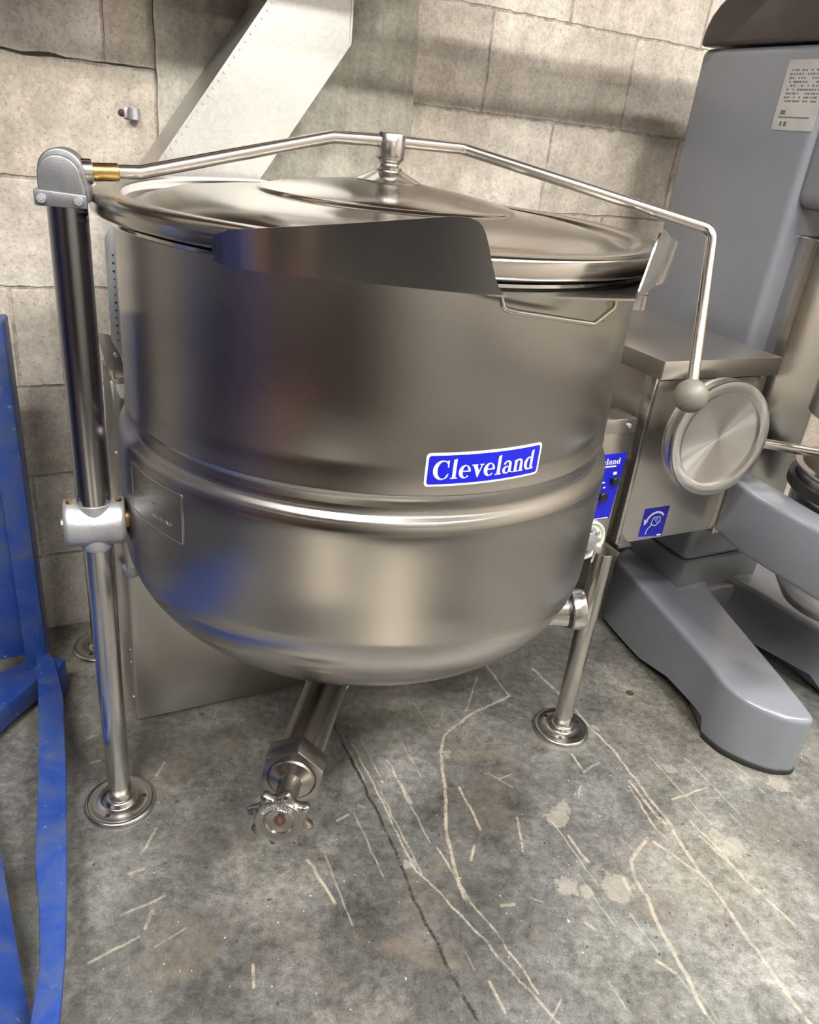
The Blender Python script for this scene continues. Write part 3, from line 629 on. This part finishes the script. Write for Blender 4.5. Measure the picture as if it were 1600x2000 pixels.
def knob_wheel():
    bm = BM(); n = 96
    def rad(a): return .0400+.0080*max(0, math.cos(8*a))**1.2-.0032*max(0, -math.cos(8*a))
    prof3 = [(.0, -.003, 0), (.80, -.003, 0), (.95, -.001, 1), (1.0, .004, 1), (.985, .009, 1), (.93, .012, 1)]
    rings = []
    for f, h, lob in prof3:
        if f == 0: rings.append([bm.verts.new(KN+ax*h)]); continue
        rings.append([bm.verts.new(KN+ax*h+(hb.col[0]*math.cos(2*math.pi*i/n)+hb.col[1]*math.sin(2*math.pi*i/n))*((rad(2*math.pi*i/n+.2) if lob else .036)*f)) for i in range(n)])
    for r_, h in ((.0345, .0125), (.0335, .0155), (.0315, .0158), (.0225, .0145), (.0215, .0158), (.0200, .0158), (.0185, .0125), (.0075, .0105)):
        rings.append([bm.verts.new(KN+ax*h+(hb.col[0]*math.cos(2*math.pi*i/n)+hb.col[1]*math.sin(2*math.pi*i/n))*r_) for i in range(n)])
    rings.append([bm.verts.new(KN+ax*.0103)])
    for a, b_ in zip(rings, rings[1:]):
        for i in range(n):
            j = (i+1) % n
            if len(a) == 1: bm.faces.new((a[0], b_[i], b_[j]))
            elif len(b_) == 1: bm.faces.new((a[i], a[j], b_[0]))
            else: bm.faces.new((a[i], a[j], b_[j], b_[i]))
    return bm
HW = K('hand_knob', knob_wheel(), VALVE, DV, ang=50)
K('knob_screw', cyl(BM(), KN+ax*.010, KN+ax*.0185, .0042, seg=16), RUST, DV)
K('screw_recess', lathe(BM(), [(0, 0), (.0085, 0), (.0085, .0006), (0, .0006)], 24, KN+ax*.0106, tuple(ax)), simple('rusty_dark', (.06, .03, .02), .7), DV)
def arc_text():
    b_ = font_mesh('CLEVELAND', .0096, .0012); r_ = .0268
    upv = (Z3-ax*Z3.dot(ax)).normalized(); rtv = upv.cross(ax).normalized()*1.0
    # seen from the front (looking along -ax) rtv points right
    for v_ in b_.verts:
        a = v_.co.x/(r_+.004)*1.05+R(-12); rr = r_-.003+v_.co.y
        v_.co = KN+ax*(.0158+v_.co.z)+rtv*math.sin(a)*rr+upv*math.cos(a)*rr
    return b_
K('knob_lettering', arc_text(), CAST, DV)
# steam fitting low on the right side
q = Vector((.285, 1.277, .352)); fa = Vector((1, .12, .12)).normalized()
FT = K('pipe_coupling', lathe(BM(), [(.0, -.03), (.030, -.03), (.031, .02), (.034, .0415), (0, .0415)], 40, q, tuple(fa)), TUBE)
K('coupling_ring', lathe(BM(), [(0, .047), (.038, .047), (.0405, .050), (.0405, .071), (.038, .075), (.02, .0755), (0, .0755)], 40, q, tuple(fa)), TUBE, FT)
K('coupling_gap', lathe(BM(), [(0, .040), (.035, .040), (.035, .048), (0, .048)], 40, q, tuple(fa)), BLACK, FT)

# console (on the right leg)
w0, w1, vf, vb = 1.059, 1.347, 1.050, 1.42
CON = root('x', (0, 0, 0), '', ''); bpy.data.objects.remove(CON)
CON = K('console_housing', boxwv(BM(), w0+.002, w1-.002, vf+.006, vb, .440, .800, .002), CONSOLE)
K('console_cover', boxwv(BM(), w0-.012, w1+.012, vf-.028, vb+.01, .798, .8345, .0025), CONSOLE, CON)
bm = boxwv(BM(), w0+.0, w1, vf-.002, vf+.006, .437, .788, .001); K('front_panel', bm, CONSOLE, CON)
bm = boxwv(BM(), w0-.003, w0+.007, vf-.008, vf+.02, .437, .797, .001); K('panel_flange', bm, TUBE, CON)
bm = boxwv(BM(), w1-.016, w1+.002, vf-.012, vf+.01, .430, .788, .001); K('panel_flange', bm, TUBE, CON)
K('leg_bracket', boxwv(BM(), w0-.004, w0+.03, 1.03, 1.06, .437, .444, .001), TUBED, CON)
def flatlab(poly, v0, th=.0008): return prism(BM(), poly, W, Z3, V, V*v0, -th, 0)
# tilt label
TL = [(1.120, .4450), (1.185, .4450), (1.196, .5150), (1.131, .5150)]
tl = K('tilt_label', flatlab([(1.121, .4470), (1.188, .4405), (1.188, .5120), (1.121, .5120)], vf-.002), LBLUE, CON); tl['label'] = 'blue label with white curved arrow and jug symbol'
def arcstrip(cx, cz, r_, wdt, d0, d1, n=20):
    out = []
    for i in range(n):
        a, b_ = R(d0+(d1-d0)*i/n), R(d0+(d1-d0)*(i+1)/n); out.append([(cx+(r_+s*wdt/2)*math.cos(t), cz+(r_+s*wdt/2)*math.sin(t)) for t, s in ((a, -1), (b_, -1), (b_, 1), (a, 1))])
    return out
bm = BM()
def seg2(x0, y0, x1, y1, w_):
    d_ = Vector((x1-x0, y1-y0)); d_.normalize(); n_ = Vector((-d_.y, d_.x))*w_/2; return [(x0+n_.x, y0+n_.y), (x1+n_.x, y1+n_.y), (x1-n_.x, y1-n_.y), (x0-n_.x, y0-n_.y)]
pl = arcstrip(1.157, .475, .026, .0045, 40, 165)+[[(1.124, .488), (1.137, .482), (1.128, .473)]]
pl += [seg2(1.150, .489, 1.168, .489, .0015), seg2(1.168, .489, 1.172, .478, .0015), seg2(1.172, .478, 1.160, .468, .0015), seg2(1.160, .468, 1.147, .474, .0015), seg2(1.147, .474, 1.150, .489, .0015), seg2(1.154, .485, 1.165, .474, .001), seg2(1.158, .487, 1.168, .477, .001), seg2(1.150, .472, 1.140, .462, .0018), seg2(1.140, .462, 1.138, .450, .0018), seg2(1.172, .445, 1.184, .444, .003)]
for nm_, sel in (('arrow_symbol', pl[:21]), ('jug_symbol', pl[21:-1]), ('caption_bar', pl[-1:])):
    bm = BM()
    for p in sel: prism(bm, p, W, Z3, V, V*(vf-.0028), -.0005)
    K(nm_, bm, LWHITE, CON)
# tilt wheel: own local axes so the spun pattern is centred
wc = Vector((.5720, 1.392, .700)); wn = Vector((.40, -.912, .06)).normalized()
WB = basis(wn).to_4x4(); WM = Matrix.Translation(wc-KC)@WB
def wheel(name, prof_, mat, parent=None, **k):
    bm = lathe(BM(), prof_, 96); o = link(name, bm, mat, ket if parent is None else parent, mw=WM if parent is None else None, **k); return o
TW = wheel('tilt_wheel', [(0, -.034), (.100, -.034), (.1125, -.032), (.1135, -.030), (.1135, -.003), (.1120, -.0005), (.108, 0), (.094, 0), (.0915, -.0015), (.0905, -.008), (.089, -.0085), (0, -.0085)], SPUN, ang=50)
wheel('wheel_hub', [(0, -.16), (.02, -.16), (.02, -.033), (0, -.033)], TUBE, TW)
bm = BM(); tube(bm, [(.095, .045, -.014), (.118, .058, -.006), (.235, .10, .035)], .0098, 20)
# handle direction in wheel plane is set from world right
wl_ = WB.inverted()
hr = (wl_@(Vector((.90, .32, -.12)))); hr.z = 0; hr.normalize()
pts_ = [hr*.098+Vector((0, 0, -.015)), hr*.125+Vector((0, 0, -.012)), hr*.26+Vector((0, 0, .02))]
bm.free(); bm = tube(BM(), pts_, .0098, 20); link('wheel_handle', bm, ROD, TW)
bm = BM(); e_ = pts_[-1]; lathe(bm, [(0, -.02)]+[(.02*math.cos(R(x)), .02*math.sin(R(x))) for x in range(-80, 81, 10)]+[(0, .02)], 32, e_+hr*.012); link('handle_ball', bm, KNOB, TW)
# switch box between kettle and console
bw1, bw0, bv = 1.0345, .962, 1.045
CB = K('switch_box', boxwv(BM(), bw0, bw1-.004, bv, bv+.055, .417, .716, .0015), CONSOLE)
K('box_cover', boxwv(BM(), bw0-.002, bw1, bv-.002, bv+.057, .690, .719, .0015), CONSOLE, CB)
q = wv(bw1-.018, bv-.002, .705); K('cover_screw', cyl(BM(), q, q-V*.003, .0042, seg=16), CAST, CB)
SP = K('switch_panel', flatlab([(bw0+.001, .506), (bw1-.011, .506), (bw1-.004, .648), (bw0+.001, .648)], bv), LBLUE, CB)
bm = BM(); pl, Wt = text_polys('Cleveland'); s_ = .085/Wt
for p in pl:
    pp = [(bw1-.016-.085+a*s_, .626+b*.017) for a, b in p]
    if min(x for x, y in pp) > bw0+.003: prism(bm, pp, W, Z3, V, V*(bv-.0009), -.0004)
K('panel_lettering', bm, LWHITE, CB)
for p in (seg2(bw0+.008, .6215, bw1-.025, .6215, .0028), seg2(bw1-.028, .606, bw1-.019, .606, .006), seg2(bw1-.05, .588, bw1-.044, .588, .003), seg2(bw1-.045, .577, bw1-.040, .577, .003), seg2(bw1-.05, .508, bw1-.015, .508, .0016)):
    K('panel_mark', prism(BM(), p, W, Z3, V, V*(bv-.0009), -.0004), LWHITE, CB)
q = wv(bw1-.0225, bv, .591); K('indicator_lamp', cyl(BM(), q, q-V*.010, .0085, seg=24), BLACK, CB); K('lamp_lens', cyl(BM(), q+W*.006, q+W*.006-V*.008, .0055, seg=20), GREENL, CB)
q = wv(bw1-.046, bv, .560); K('toggle_switch', cyl(BM(), q, q-V*.012, .0095, seg=24), BLACK, CB)
q = wv(bw1-.058, bv, .462); DL = K('thermostat_dial', lathe(BM(), [(.0, 0), (.044, 0), (.044, .006), (.041, .008), (.038, .006), (.037, .003), (0, .003)], 48, q, tuple(-V)), RIM, CB)
bm = cyl(BM(), q, q-V*.012, .020, seg=24)
for k in range(10):
    a = R(36*k); p = q+(W*math.cos(a)+Z3*math.sin(a))*.027-V*.003; cyl(bm, p, p-V*.006, .005, seg=12)
K('dial_knob', bm, CAST, CB)

# ------------------------------------------------------------------ sheet metal duct on the wall
DU = root('metal_duct', wv(.45, 1.62, .5), 'bare sheet metal duct slanting down the wall behind the kettle', 'duct')
do = wv(.45, 1.62, .5)
poly = [(.452, 2.6), (.452, 1.340), (.256, 1.068), (.205, .997), (.205, .60), (.36, .60), (.36, .948), (.441, 1.056), (.608, 1.295), (.608, 2.6)]
link('duct_body', prism(BM(), poly, W, Z3, V, V*1.555, .150, 0), CHUTE, DU, off=do)
bm = BM()
for a, b_ in (((.452, 2.6), (.452, 1.340)), ((.452, 1.340), (.256, 1.068)), ((.256, 1.068), (.205, .997)), ((.608, 2.6), (.608, 1.295)), ((.608, 1.295), (.441, 1.056)), ((.441, 1.056), (.36, .948))):
    prism(bm, seg2(*a, *b_, .004), W, Z3, V, V*1.5535, .002)
link('folded_seam', bm, CHUTE, DU, off=do)
bm = BM()
for i in range(26):
    t = i/25; a = Vector((.452, 1.340)).lerp(Vector((.215, 1.013)), t); q = wv(a.x+.007, 1.5545, a.y-.001); cyl(bm, q, q-V*.0012, .0022, seg=8)
o = link('rivet', bm, CHUTE, DU, off=do); o['kind'] = 'stuff'

# sheet panel standing under / behind the kettle
PN = root('sheet_panel', wv(.13, 1.33, 0), 'plain stainless sheet panel standing on the floor under the kettle', 'panel')
po = wv(.13, 1.33, 0)
pw = -.517*W.x+1.226*W.y; pv = -.517*V.x+1.226*V.y
pts_ = [(pw, .004), (pw+.50, .004), (pw+.50, .215), (pw+.36, .225), (pw+.22, .235), (pw+.12, .27), (pw+.03, .50), (pw+.018, .74), (pw, .74)]
link('panel_sheet', prism(BM(), pts_, W, Z3, V, V*pv, .004, .0008), CONSOLE, PN, off=po)
link('side_flange', boxwv(BM(), pw-.001, pw+.003, pv+.003, pv+.060, .004, .74, .0005), CONSOLE, PN, off=po)
for z in (.05, .14, .17, .60):
    q = wv(pw-.001, pv+.020, z); link('panel_screw', cyl(BM(), q, q-W*.004, .0038, seg=12), CAST, PN, off=po)
# narrow rear stand seen between pole and kettle
ST = root('wall_stand', wv(.14, 1.40, 0), 'thin galvanised stand with perforated strip between the left pole and the kettle', 'stand')
so = wv(.14, 1.40, 0)
def ss(name, bm, mat, parent=ST): return link(name, bm, mat, parent, off=so)
ss('perforated_strip', prism(BM(), [(.134, .80), (.150, .765), (.161, .765), (.161, .990), (.145, .982), (.134, .962)], W, Z3, V, V*1.350, .003, .0006), CAST)
bm = BM()
for i in range(12): q = wv(.1445, 1.350, .80+i*.0125); cyl(bm, q, q-V*.0012, random.uniform(.0011, .002), seg=10)
o = ss('strip_hole', bm, TUBED); o['kind'] = 'stuff'
ss('strip_edge', boxwv(BM(), .152, .162, 1.346, 1.352, .70, .975, .0006), TUBED)
ss('gusset_plate', prism(BM(), [(.112, .815), (.140, .805), (.160, .715), (.132, .705)], W, Z3, V, V*1.356, .003, .0006), CONSOLE)
for w_, z in ((.139, .775), (.118, .765), (.141, .655), (.128, .455)): q = wv(w_, 1.349, z); ss('stand_bolt', cyl(BM(), q+V*.006, q-V*.004, .0036, seg=10), CAST)
ss('stand_plate', prism(BM(), [(.108, 0), (.138, 0), (.146, .72), (.118, .76)], W, Z3, V, V*1.362, .003, .0006), CONSOLE)
CP = ss('stand_pipe', lathe(BM(), [(0, 0.0), (.0095, 0.0), (.0095, .715), (0, .715)], 24, wv(.146, 1.340, 0)), TUBE)
ss('pipe_cap', lathe(BM(), [(0, .695), (.0125, .695), (.0165, .728), (.0165, .732), (0, .732)], 28, wv(.142, 1.338, 0)), simple('ivory_cap', (.55, .54, .48), .5))
ss('pipe_ring', lathe(BM(), [(0, .352), (.015, .352), (.0165, .355), (.0165, .366), (.015, .370), (0, .370)], 28, wv(.138, 1.336, 0)), CAST)

# conduit clip left on the wall
CL = root('pipe_clip', wv(.226, WD, 1.137), 'small grey conduit clip on the block wall beside a rusty screw', 'clip')
co_ = wv(.226, WD, 1.137)
bm = lathe(BM(), [(.0085, -.010), (.0105, -.010), (.0105, .010), (.0085, .010)], 28, wv(.239, WD-.010, 1.138), (0, 0, 1), close=True); link('clip_ring', bm, CAST, CL, off=co_)
link('clip_foot', boxwv(BM(), .222, .232, WD-.004, WD+.001, 1.129, 1.147, .001), CAST, CL, off=co_)
link('rusty_screw', lathe(BM(), [(0, -.001), (.0065, -.001), (.006, .002), (.003, .005), (0, .006)], 16, wv(.2175, WD, 1.1375), tuple(-V)), RUST, CL, off=co_)

# ------------------------------------------------------------------ floor mixer
A = Vector((.703, 1.715, 0)); aw = A.dot(W); av = A.dot(V)      # near left corner of the column
mo = wv(aw+.14, av+.18, 0)
MX = root('floor_mixer', mo, 'tall grey enamelled planetary floor mixer with dark cap beside the kettle', 'mixer')
def mm(name, bm, mat, parent=MX, **k): return link(name, bm, mat, parent, off=mo, **k)
cw = .27; cd = .356
COLM = mm('column', boxwv(BM(), aw, aw+cw, av, av+cd, .262, 1.393, .018, 5), GREY)
mm('plinth', boxwv(BM(), aw-.004, aw+cw+.004, av-.006, av+cd+.02, .17, .262, .004, 2), GREYD)
bm = BM(); n = 12; po_ = [(cd+.004, 0), (cd+.003, .02), (cd-.001, .038), (cd-.010, .058), (cd-.027, .078), (cd-.055, .098), (cd-.095, .115), (cd-.15, .128), (cd-.22, .134), (-.25, .136), (-.25, 0)]
prism(bm, po_, V, Z3, W, wv(aw-.004, av, 1.396), cw+.008, .008, 3); mm('top_cap', bm, CAPM)
mm('mixer_head', boxwv(BM(), aw+.012, aw+cw-.012, av-.36, av+.02, 1.10, 1.392, .03, 4), GREY)
# base legs
def leg_poly(s):
    # (w,v) relative to A for the left leg, mirrored for the right one
    def cv(p): q = Vector(p+(0,)); return q.dot(W)-aw, q.dot(V)-av
    P_ = [cv(p) for p in ((.553, 1.835), (.590, 1.715), (.700, 1.440), (.716, 1.372), (.745, 1.328), (.787, 1.300), (.834, 1.282), (.880, 1.284), (.897, 1.300), (.874, 1.400), (.836, 1.540), (.796, 1.690), (.790, 1.760), (.80, 1.85), (.70, 1.98))]
    return [(aw+(x if s > 0 else cw-x), av+y) for x, y in P_]
def mixer_leg(s):
    bm = BM(); P_ = leg_poly(s)
    for _ in range(2): P_ = [(a[0]*f+b[0]*(1-f), a[1]*f+b[1]*(1-f)) for a, b in zip(P_, P_[1:]+P_[:1]) for f in (.8, .2)]
    ax_ = W if s > 0 else -W; n = len(P_)
    cx = sum(p[0] for p in P_)/n; fv = min(p[1] for p in P_)
    def zt(v): return .150+.050*min(1, max(0, (v-fv)/.50))
    def zb(v): return .012 if v-fv < .17 else (.045 if v-fv < .40 else .02)
    a = []; b_ = []
    for w_, v_ in P_: a.append(bm.verts.new(wv(w_, v_, zb(v_)))); b_.append(bm.verts.new(wv(w_, v_, zt(v_))))
    bm.faces.new(b_); bm.faces.new(a[::-1])
    for i in range(n): bm.faces.new((a[i], a[(i+1) % n], b_[(i+1) % n], b_[i]))
    bmesh.ops.recalc_face_normals(bm, faces=bm.faces)
    te = [e for e in bm.edges if all(v in b_ for v in e.verts)]
    bmesh.ops.bevel(bm, geom=te, offset=.014, segments=4, affect='EDGES', profile=.6)
    L_ = mm('base_leg', bm, GREY, ang=40)
    fp = [p for p in P_ if p[1]-fv < .17]; bm = BM()
    prism(bm, [((p[0]-cx)*1.03+cx, (p[1]-fv)*1.0+fv-.003) for p in fp], W, V, Z3, (0, 0, 0), .014, .003); mm('rubber_foot', bm, RUBBER, L_)
mixer_leg(1); mixer_leg(-1)
bm = BM(); nn_ = 16
arc = [(aw-.03+(cw+.06)*i/nn_, av-.02-.0+.07*math.sin(math.pi*i/nn_)-.07) for i in range(nn_+1)]
prism(bm, arc+[(aw+cw+.03, av+.20), (aw-.03, av+.20)], W, V, Z3, (0, 0, .05), .13, .01, 3); mm('base_bridge', bm, GREYD)
# bowl support
bc = Vector((.955, 1.480, 0)); bwc, bvc = bc.dot(W), bc.dot(V)
def yoke(s):
    bm = BM(); P_ = [(-.235, -.115), (-.215, -.165), (-.165, -.185), (-.150, -.10), (-.165, .0), (-.155, .10), (-.13, .22), (-.20, .22), (-.235, .10)]
    prism(bm, [(bwc+s*x, bvc+y) for x, y in P_], W, V, Z3, (0, 0, .435), .135, .012, 4); return mm('bowl_arm', bm, GREY)
YK = yoke(1); yoke(-1)
mm('latch_plate', boxwv(BM(), bwc-.222, bwc-.165, bvc-.190, bvc-.178, .47, .54, .003), LWHITE, YK)
q = wv(bwc-.19, bvc-.19, .487); mm('latch_bolt', cyl(BM(), q, q-V*.018, .012, seg=20), CAST, YK)
bl = lathe(BM(), [(0, .30), (.06, .302), (.11, .325), (.145, .38), (.158, .46), (.162, .62), (.170, .625), (.171, .632), (.158, .634), (.153, .62), (.150, .46), (.10, .34), (0, .315)], 64, bc); mm('mixing_bowl', bl, TUBE, ang=50)
mm('bowl_band', lathe(BM(), [(.163, .585), (.176, .585), (.176, .605), (.163, .605)], 64, bc, close=True), BLACK)
GD = mm('bowl_guard', lathe(BM(), [(.175, .74), (.180, .74), (.180, .80), (.175, .80)], 64, bc, close=True), TUBE)
for z in (.88, .96, 1.04): mm('guard_hoop', tube(BM(), [bc+Vector((.176*math.cos(R(a)), .176*math.sin(R(a)), z)) for a in range(0, 361, 8)], .003, 8), ROD, GD)
for k in range(30):
    a = R(12*k); c_ = bc+Vector((.176*math.cos(a), .176*math.sin(a), 0)); mm('guard_wire', tube(BM(), [c_+Z3*.79, c_+Z3*1.10], .0022, 8), ROD, GD)
mm('guard_shield', lathe(BM(), [(.169, .80), (.171, .80), (.171, 1.08), (.169, 1.08)], 48, bc, close=True), BUFF, GD)
mm('beater_shaft', cyl(BM(), bc+Z3*.62, bc+Z3*1.12, .03), TUBE)
mm('lift_slide', boxwv(BM(), aw+.05, aw+cw-.05, av-.05, av+.01, .40, 1.05, .006), TUBE)
# data sticker on the column side
def side(bm, v0, v1, z0, z1, w_=aw, th=.0006): return boxwv(bm, w_-th, w_, v0, v1, z0, z1)
st = mm('data_sticker', side(BM(), av+.005, av+.105, 1.240, 1.365, aw, .0008), STICK)
bm = BM()
for i in range(9):
    z = 1.345-i*.0068
    for j in range(12):
        if random.random() < .8: side(bm, av+.088-j*.0066, av+.088-j*.0066+random.uniform(.003, .0058), z, z+.0032, aw-.0008, .0002)
side(bm, av+.08, av+.092, 1.268, 1.276, aw-.0008, .0002); side(bm, av+.02, av+.094, 1.262, 1.2645, aw-.0008, .0002)
side(bm, av+.082, av+.087, 1.247, 1.256, aw-.0008, .0002); side(bm, av+.071, av+.077, 1.247, 1.256, aw-.0008, .0002)
mm('sticker_print', bm, INK, st)

# ------------------------------------------------------------------ blue steel frame at the left edge
BF = root('steel_frame', (-.62, .95, 0), 'worn blue painted steel frame with flat rails and a post at the left edge', 'frame')
bo = Vector((-.62, .95, 0))
def bb(name, bm, mat=BLUE, parent=BF): return link(name, bm, mat, parent, off=bo)
bm = BM()
# flat rail, top at z .10
rail = [(-.785, 1.345), (-.704, 1.270), (-.694, 1.255), (-.638, 1.165), (-.551, .986), (-.495, .865), (-.441, .746), (-.404, .660), (-.371, .571), (-.30, .44), (-.345, .42), (-.398, .540), (-.430, .640), (-.465, .712), (-.512, .795), (-.596, .979), (-.70, 1.190), (-.76, 1.30)]
prism(bm, rail, X3, Y3, Z3, (0, 0, .088), .012, .002); bb('flat_rail', bm)
bm = BM(); prism(bm, [(-.762, 1.262), (-.727, 1.285), (-.750, 1.345), (-.787, 1.325)], X3, Y3, Z3, (0, 0, .0), .80, .004); bb('post', bm)
bm = BM(); prism(bm, [(-.83, 1.235), (-.765, 1.275), (-.773, 1.285), (-.84, 1.25)], X3, Y3, Z3, (0, 0, .10), .70, .003); bb('post_web', bm)
for px_, py_ in ((-1.0, .10), (-1.22, .72)):  # unseen extra posts, added for the blue stripes reflected in the kettle
    bm = BM(); box(bm, (px_-.05, py_-.05, 0), (px_+.05, py_+.05, 1.15), .004); bb('post', bm)
bm = BM(); prism(bm, [(-1.03, .12), (-.97, .12), (-.72, 1.28), (-.77, 1.30), (-1.23, .74), (-1.19, .70)], X3, Y3, Z3, (0, 0, .02), .05, .003); bb('deck_plate', bm)
bm = BM(); tube(bm, [(-.70, .93, .05), (-.50, .64, .05), (-.34, .42, .05)], .035, 4); bb('lower_rail', bm)
bm = BM(); box(bm, (-.74, 1.25, 0), (-.69, 1.29, .09), .004); bb('rail_foot', bm)
bm = BM(); box(bm, (-.40, .44, 0), (-.35, .50, .09), .004); bb('rail_foot', bm)

# ------------------------------------------------------------------ unseen warehouse surroundings, partly added for shade and reflections
def shelf():  # unseen shelf, added to cast the dark band on the upper wall
    t = root('shadow_shelf', wv(.0, WD, 1.50), 'unseen long plank shelf added above the kettle to shade the block wall', 'shelf'); o_ = wv(0, WD, 1.50)
    link('shelf_board', boxwv(BM(), -1.0, .40, WD-.34, WD, 1.50, 1.53, .003), WOODB, t, off=o_)
    link('shelf_board', boxwv(BM(), .64, .86, WD-.34, WD-.012, 1.50, 1.53, .003), WOODB, t, off=o_)
    link('shelf_rail', boxwv(BM(), -1.0, 2.0, WD-.39, WD-.34, 1.50, 1.58, .003), ORANGE, t, off=o_)
    for w_ in (-.9, -.2, .8, 1.9): link('shelf_bracket', boxwv(BM(), w_, w_+.03, WD-.34, WD-.012 if w_ == .8 else WD, 1.48, 1.50, .001), TUBED, t, off=o_)
shelf()
def rack(x, y, rz, lab, boxes=True):
    t = root('storage_rack', (x, y, 0), lab, 'rack', 'pallet racks behind the viewer'); t.rotation_euler = (0, 0, rz)
    for ux in (-1.2, 1.2):
        for uy in (-.4, .4):
            bm = BM(); box(bm, (ux-.05, uy-.04, 0), (ux+.05, uy+.04, 3.0), .004); link('rack_post', bm, BLUE, t)
    for z in (.15, 1.25, 2.3):
        for uy in (-.4, .4):
            bm = BM(); box(bm, (-1.15, uy-.03, z), (1.15, uy+.03, z+.10), .003); link('rack_beam', bm, ORANGE, t)
        bm = BM(); box(bm, (-1.15, -.37, z+.10), (1.15, .37, z+.12)); link('rack_deck', bm, WOODB, t)
    return t
def crate(x, y, z, sx, sy, sz, rz, mat, lab):
    bm = BM(); box(bm, (-sx/2, -sy/2, 0), (sx/2, sy/2, sz), .006); o = link('storage_box', bm, mat, None); o.location = (x, y, z); o.rotation_euler = (0, 0, rz)
    tag(o, lab, 'box', 'boxes on the racks'); return o
RK = [(-1.41, -1.03, 95, 'left of the viewer'), (-1.1, -3.75, 8, 'behind the viewer')]
for x_, y_, dg, wh in RK:
    rack(x_, y_, R(dg), 'blue post pallet rack '+wh)
    for dx, z, s_, hh, mt, nm in ((-.75, .272, .6, .75, TAN, 'left carton on the low deck'), (.05, .272, .7, .6, DARKC, 'dark middle crate on the low deck'), (.8, .272, .5, .8, WOODB, 'right carton on the low deck'), (-.6, 1.372, .8, .7, TAN, 'left carton on the middle deck'), (.5, 1.372, .9, .6, DARKC, 'dark crate on the middle deck'), (-.1, 2.422, .9, .6, WOODB, 'single carton on the top deck')):
        crate(x_+dx*math.cos(R(dg)), y_+dx*math.sin(R(dg)), z, s_, .6, hh, R(dg), mt, nm+' of the rack '+wh)

cb_ = root('reflection_cabinet', (-.2, -1.75, 0), 'unseen tall dark cabinet added behind the viewer to darken reflections', 'cabinet')  # unseen cabinet, added so the spout and kettle reflect something dark
bm = BM(); box(bm, (-.75, -2.0, .06), (.35, -1.5, 1.95), .006); link('cabinet_body', bm, DARKC, cb_, off=Vector((-.2, -1.75, 0)))
for x0 in (-.74, -.195):
    bm = BM(); box(bm, (x0, -1.502, .10), (x0+.535, -1.485, 1.91), .004); dr = link('cabinet_door', bm, DARKC, cb_, off=Vector((-.2, -1.75, 0)))
    xh = x0+(.50 if x0 < -.5 else .035); bm = BM(); cyl(bm, (xh, -1.46, .95), (xh, -1.46, 1.10), .006, seg=10); link('door_handle', bm, TUBE, dr)
for fx_ in (-.70, .30):
    for fy_ in (-1.95, -1.55):
        bm = BM(); cyl(bm, (fx_, fy_, 0), (fx_, fy_, .06), .02, seg=12); link('cabinet_foot', bm, BLACK, cb_, off=Vector((-.2, -1.75, 0)))

rf = root('reflection_fridge', (.78, -.80, 0), 'unseen pale grey upright fridge added behind the viewer to lighten reflections', 'reflection_fridge'); ro = Vector((.78, -.80, 0))  # unseen fridge, added to lighten the kettle's right-hand reflection
FR = simple('pale_enamel', (.62, .60, .56), .4)
bm = BM(); box(bm, (.44, -1.15, .08), (1.12, -.50, 1.95), .012); link('fridge_body', bm, FR, rf, off=ro)
for z0, z1 in ((.12, 1.20), (1.22, 1.92)):
    bm = BM(); box(bm, (.445, -.50, z0), (1.115, -.455, z1), .010); dr = link('fridge_door', bm, FR, rf, off=ro)
    bm = BM(); tube(bm, fillet([(.50, -.455, z0+.35), (.50, -.42, z0+.35), (.50, -.42, z0+.60), (.50, -.455, z0+.60)], .015), .009, 12); link('door_handle', bm, TUBE, dr, off=ro)
for fx_ in (.50, 1.06):
    for fy_ in (-1.10, -.56):
        bm = BM(); cyl(bm, (fx_, fy_, 0), (fx_, fy_, .08), .022, seg=14); link('fridge_foot', bm, BLACK, rf, off=ro)

MATM = simple('reflection_mat_rubber', (.014, .014, .015), .7)  # unseen black mats, added to darken bands of the kettle's reflection
def mat(x, y, L, wd, rz, lab):
    bm = BM(); box(bm, (-L/2, -wd/2, 0), (L/2, wd/2, .010), .003); o = link('reflection_mat', bm, MATM); o.location = (x, y, .0); o.rotation_euler = (0, 0, R(rz)); tag(o, lab, 'floor mat', 'added rubber mats that darken reflections')
    for i in range(9):
        bm = BM(); box(bm, (-L/2+.05+i*(L-.1)/8-.008, -wd/2+.02, .010), (-L/2+.05+i*(L-.1)/8+.008, wd/2-.02, .014), .001); link('mat_rib', bm, MATM, o)
mat(1.25, -.22, 1.55, .42, -42, 'unseen long black rubber mat added right of the viewer to darken reflections')
mat(-.66, -.22, 1.0, .40, 62, 'unseen short black rubber mat added left of the viewer to darken reflections')

CARD = simple('pale_card', (.62, .57, .47), .8)  # unseen pale cartons, added as bright bands in the kettle's reflection
for x, y, L, wd, rz, lab in ((-.36, -.60, 1.15, .26, 80, 'unseen narrow pale carton added left of the viewer to brighten reflections'), (.36, -.02, .62, .24, -68, 'unseen short pale carton added right of the viewer to brighten reflections')):
    bm = BM(); box(bm, (-L/2, -wd/2, 0), (L/2, wd/2, .006), .001); o = link('reflection_carton', bm, CARD); o.location = (x, y, 0); o.rotation_euler = (0, 0, R(rz)); tag(o, lab, 'carton', 'added flat cartons that brighten reflections')
    bm = BM(); box(bm, (-L/2+.02, -wd/2+.01, .006), (L/2-.02, -.01, .010), .001); link('carton_flap', bm, CARD, o)
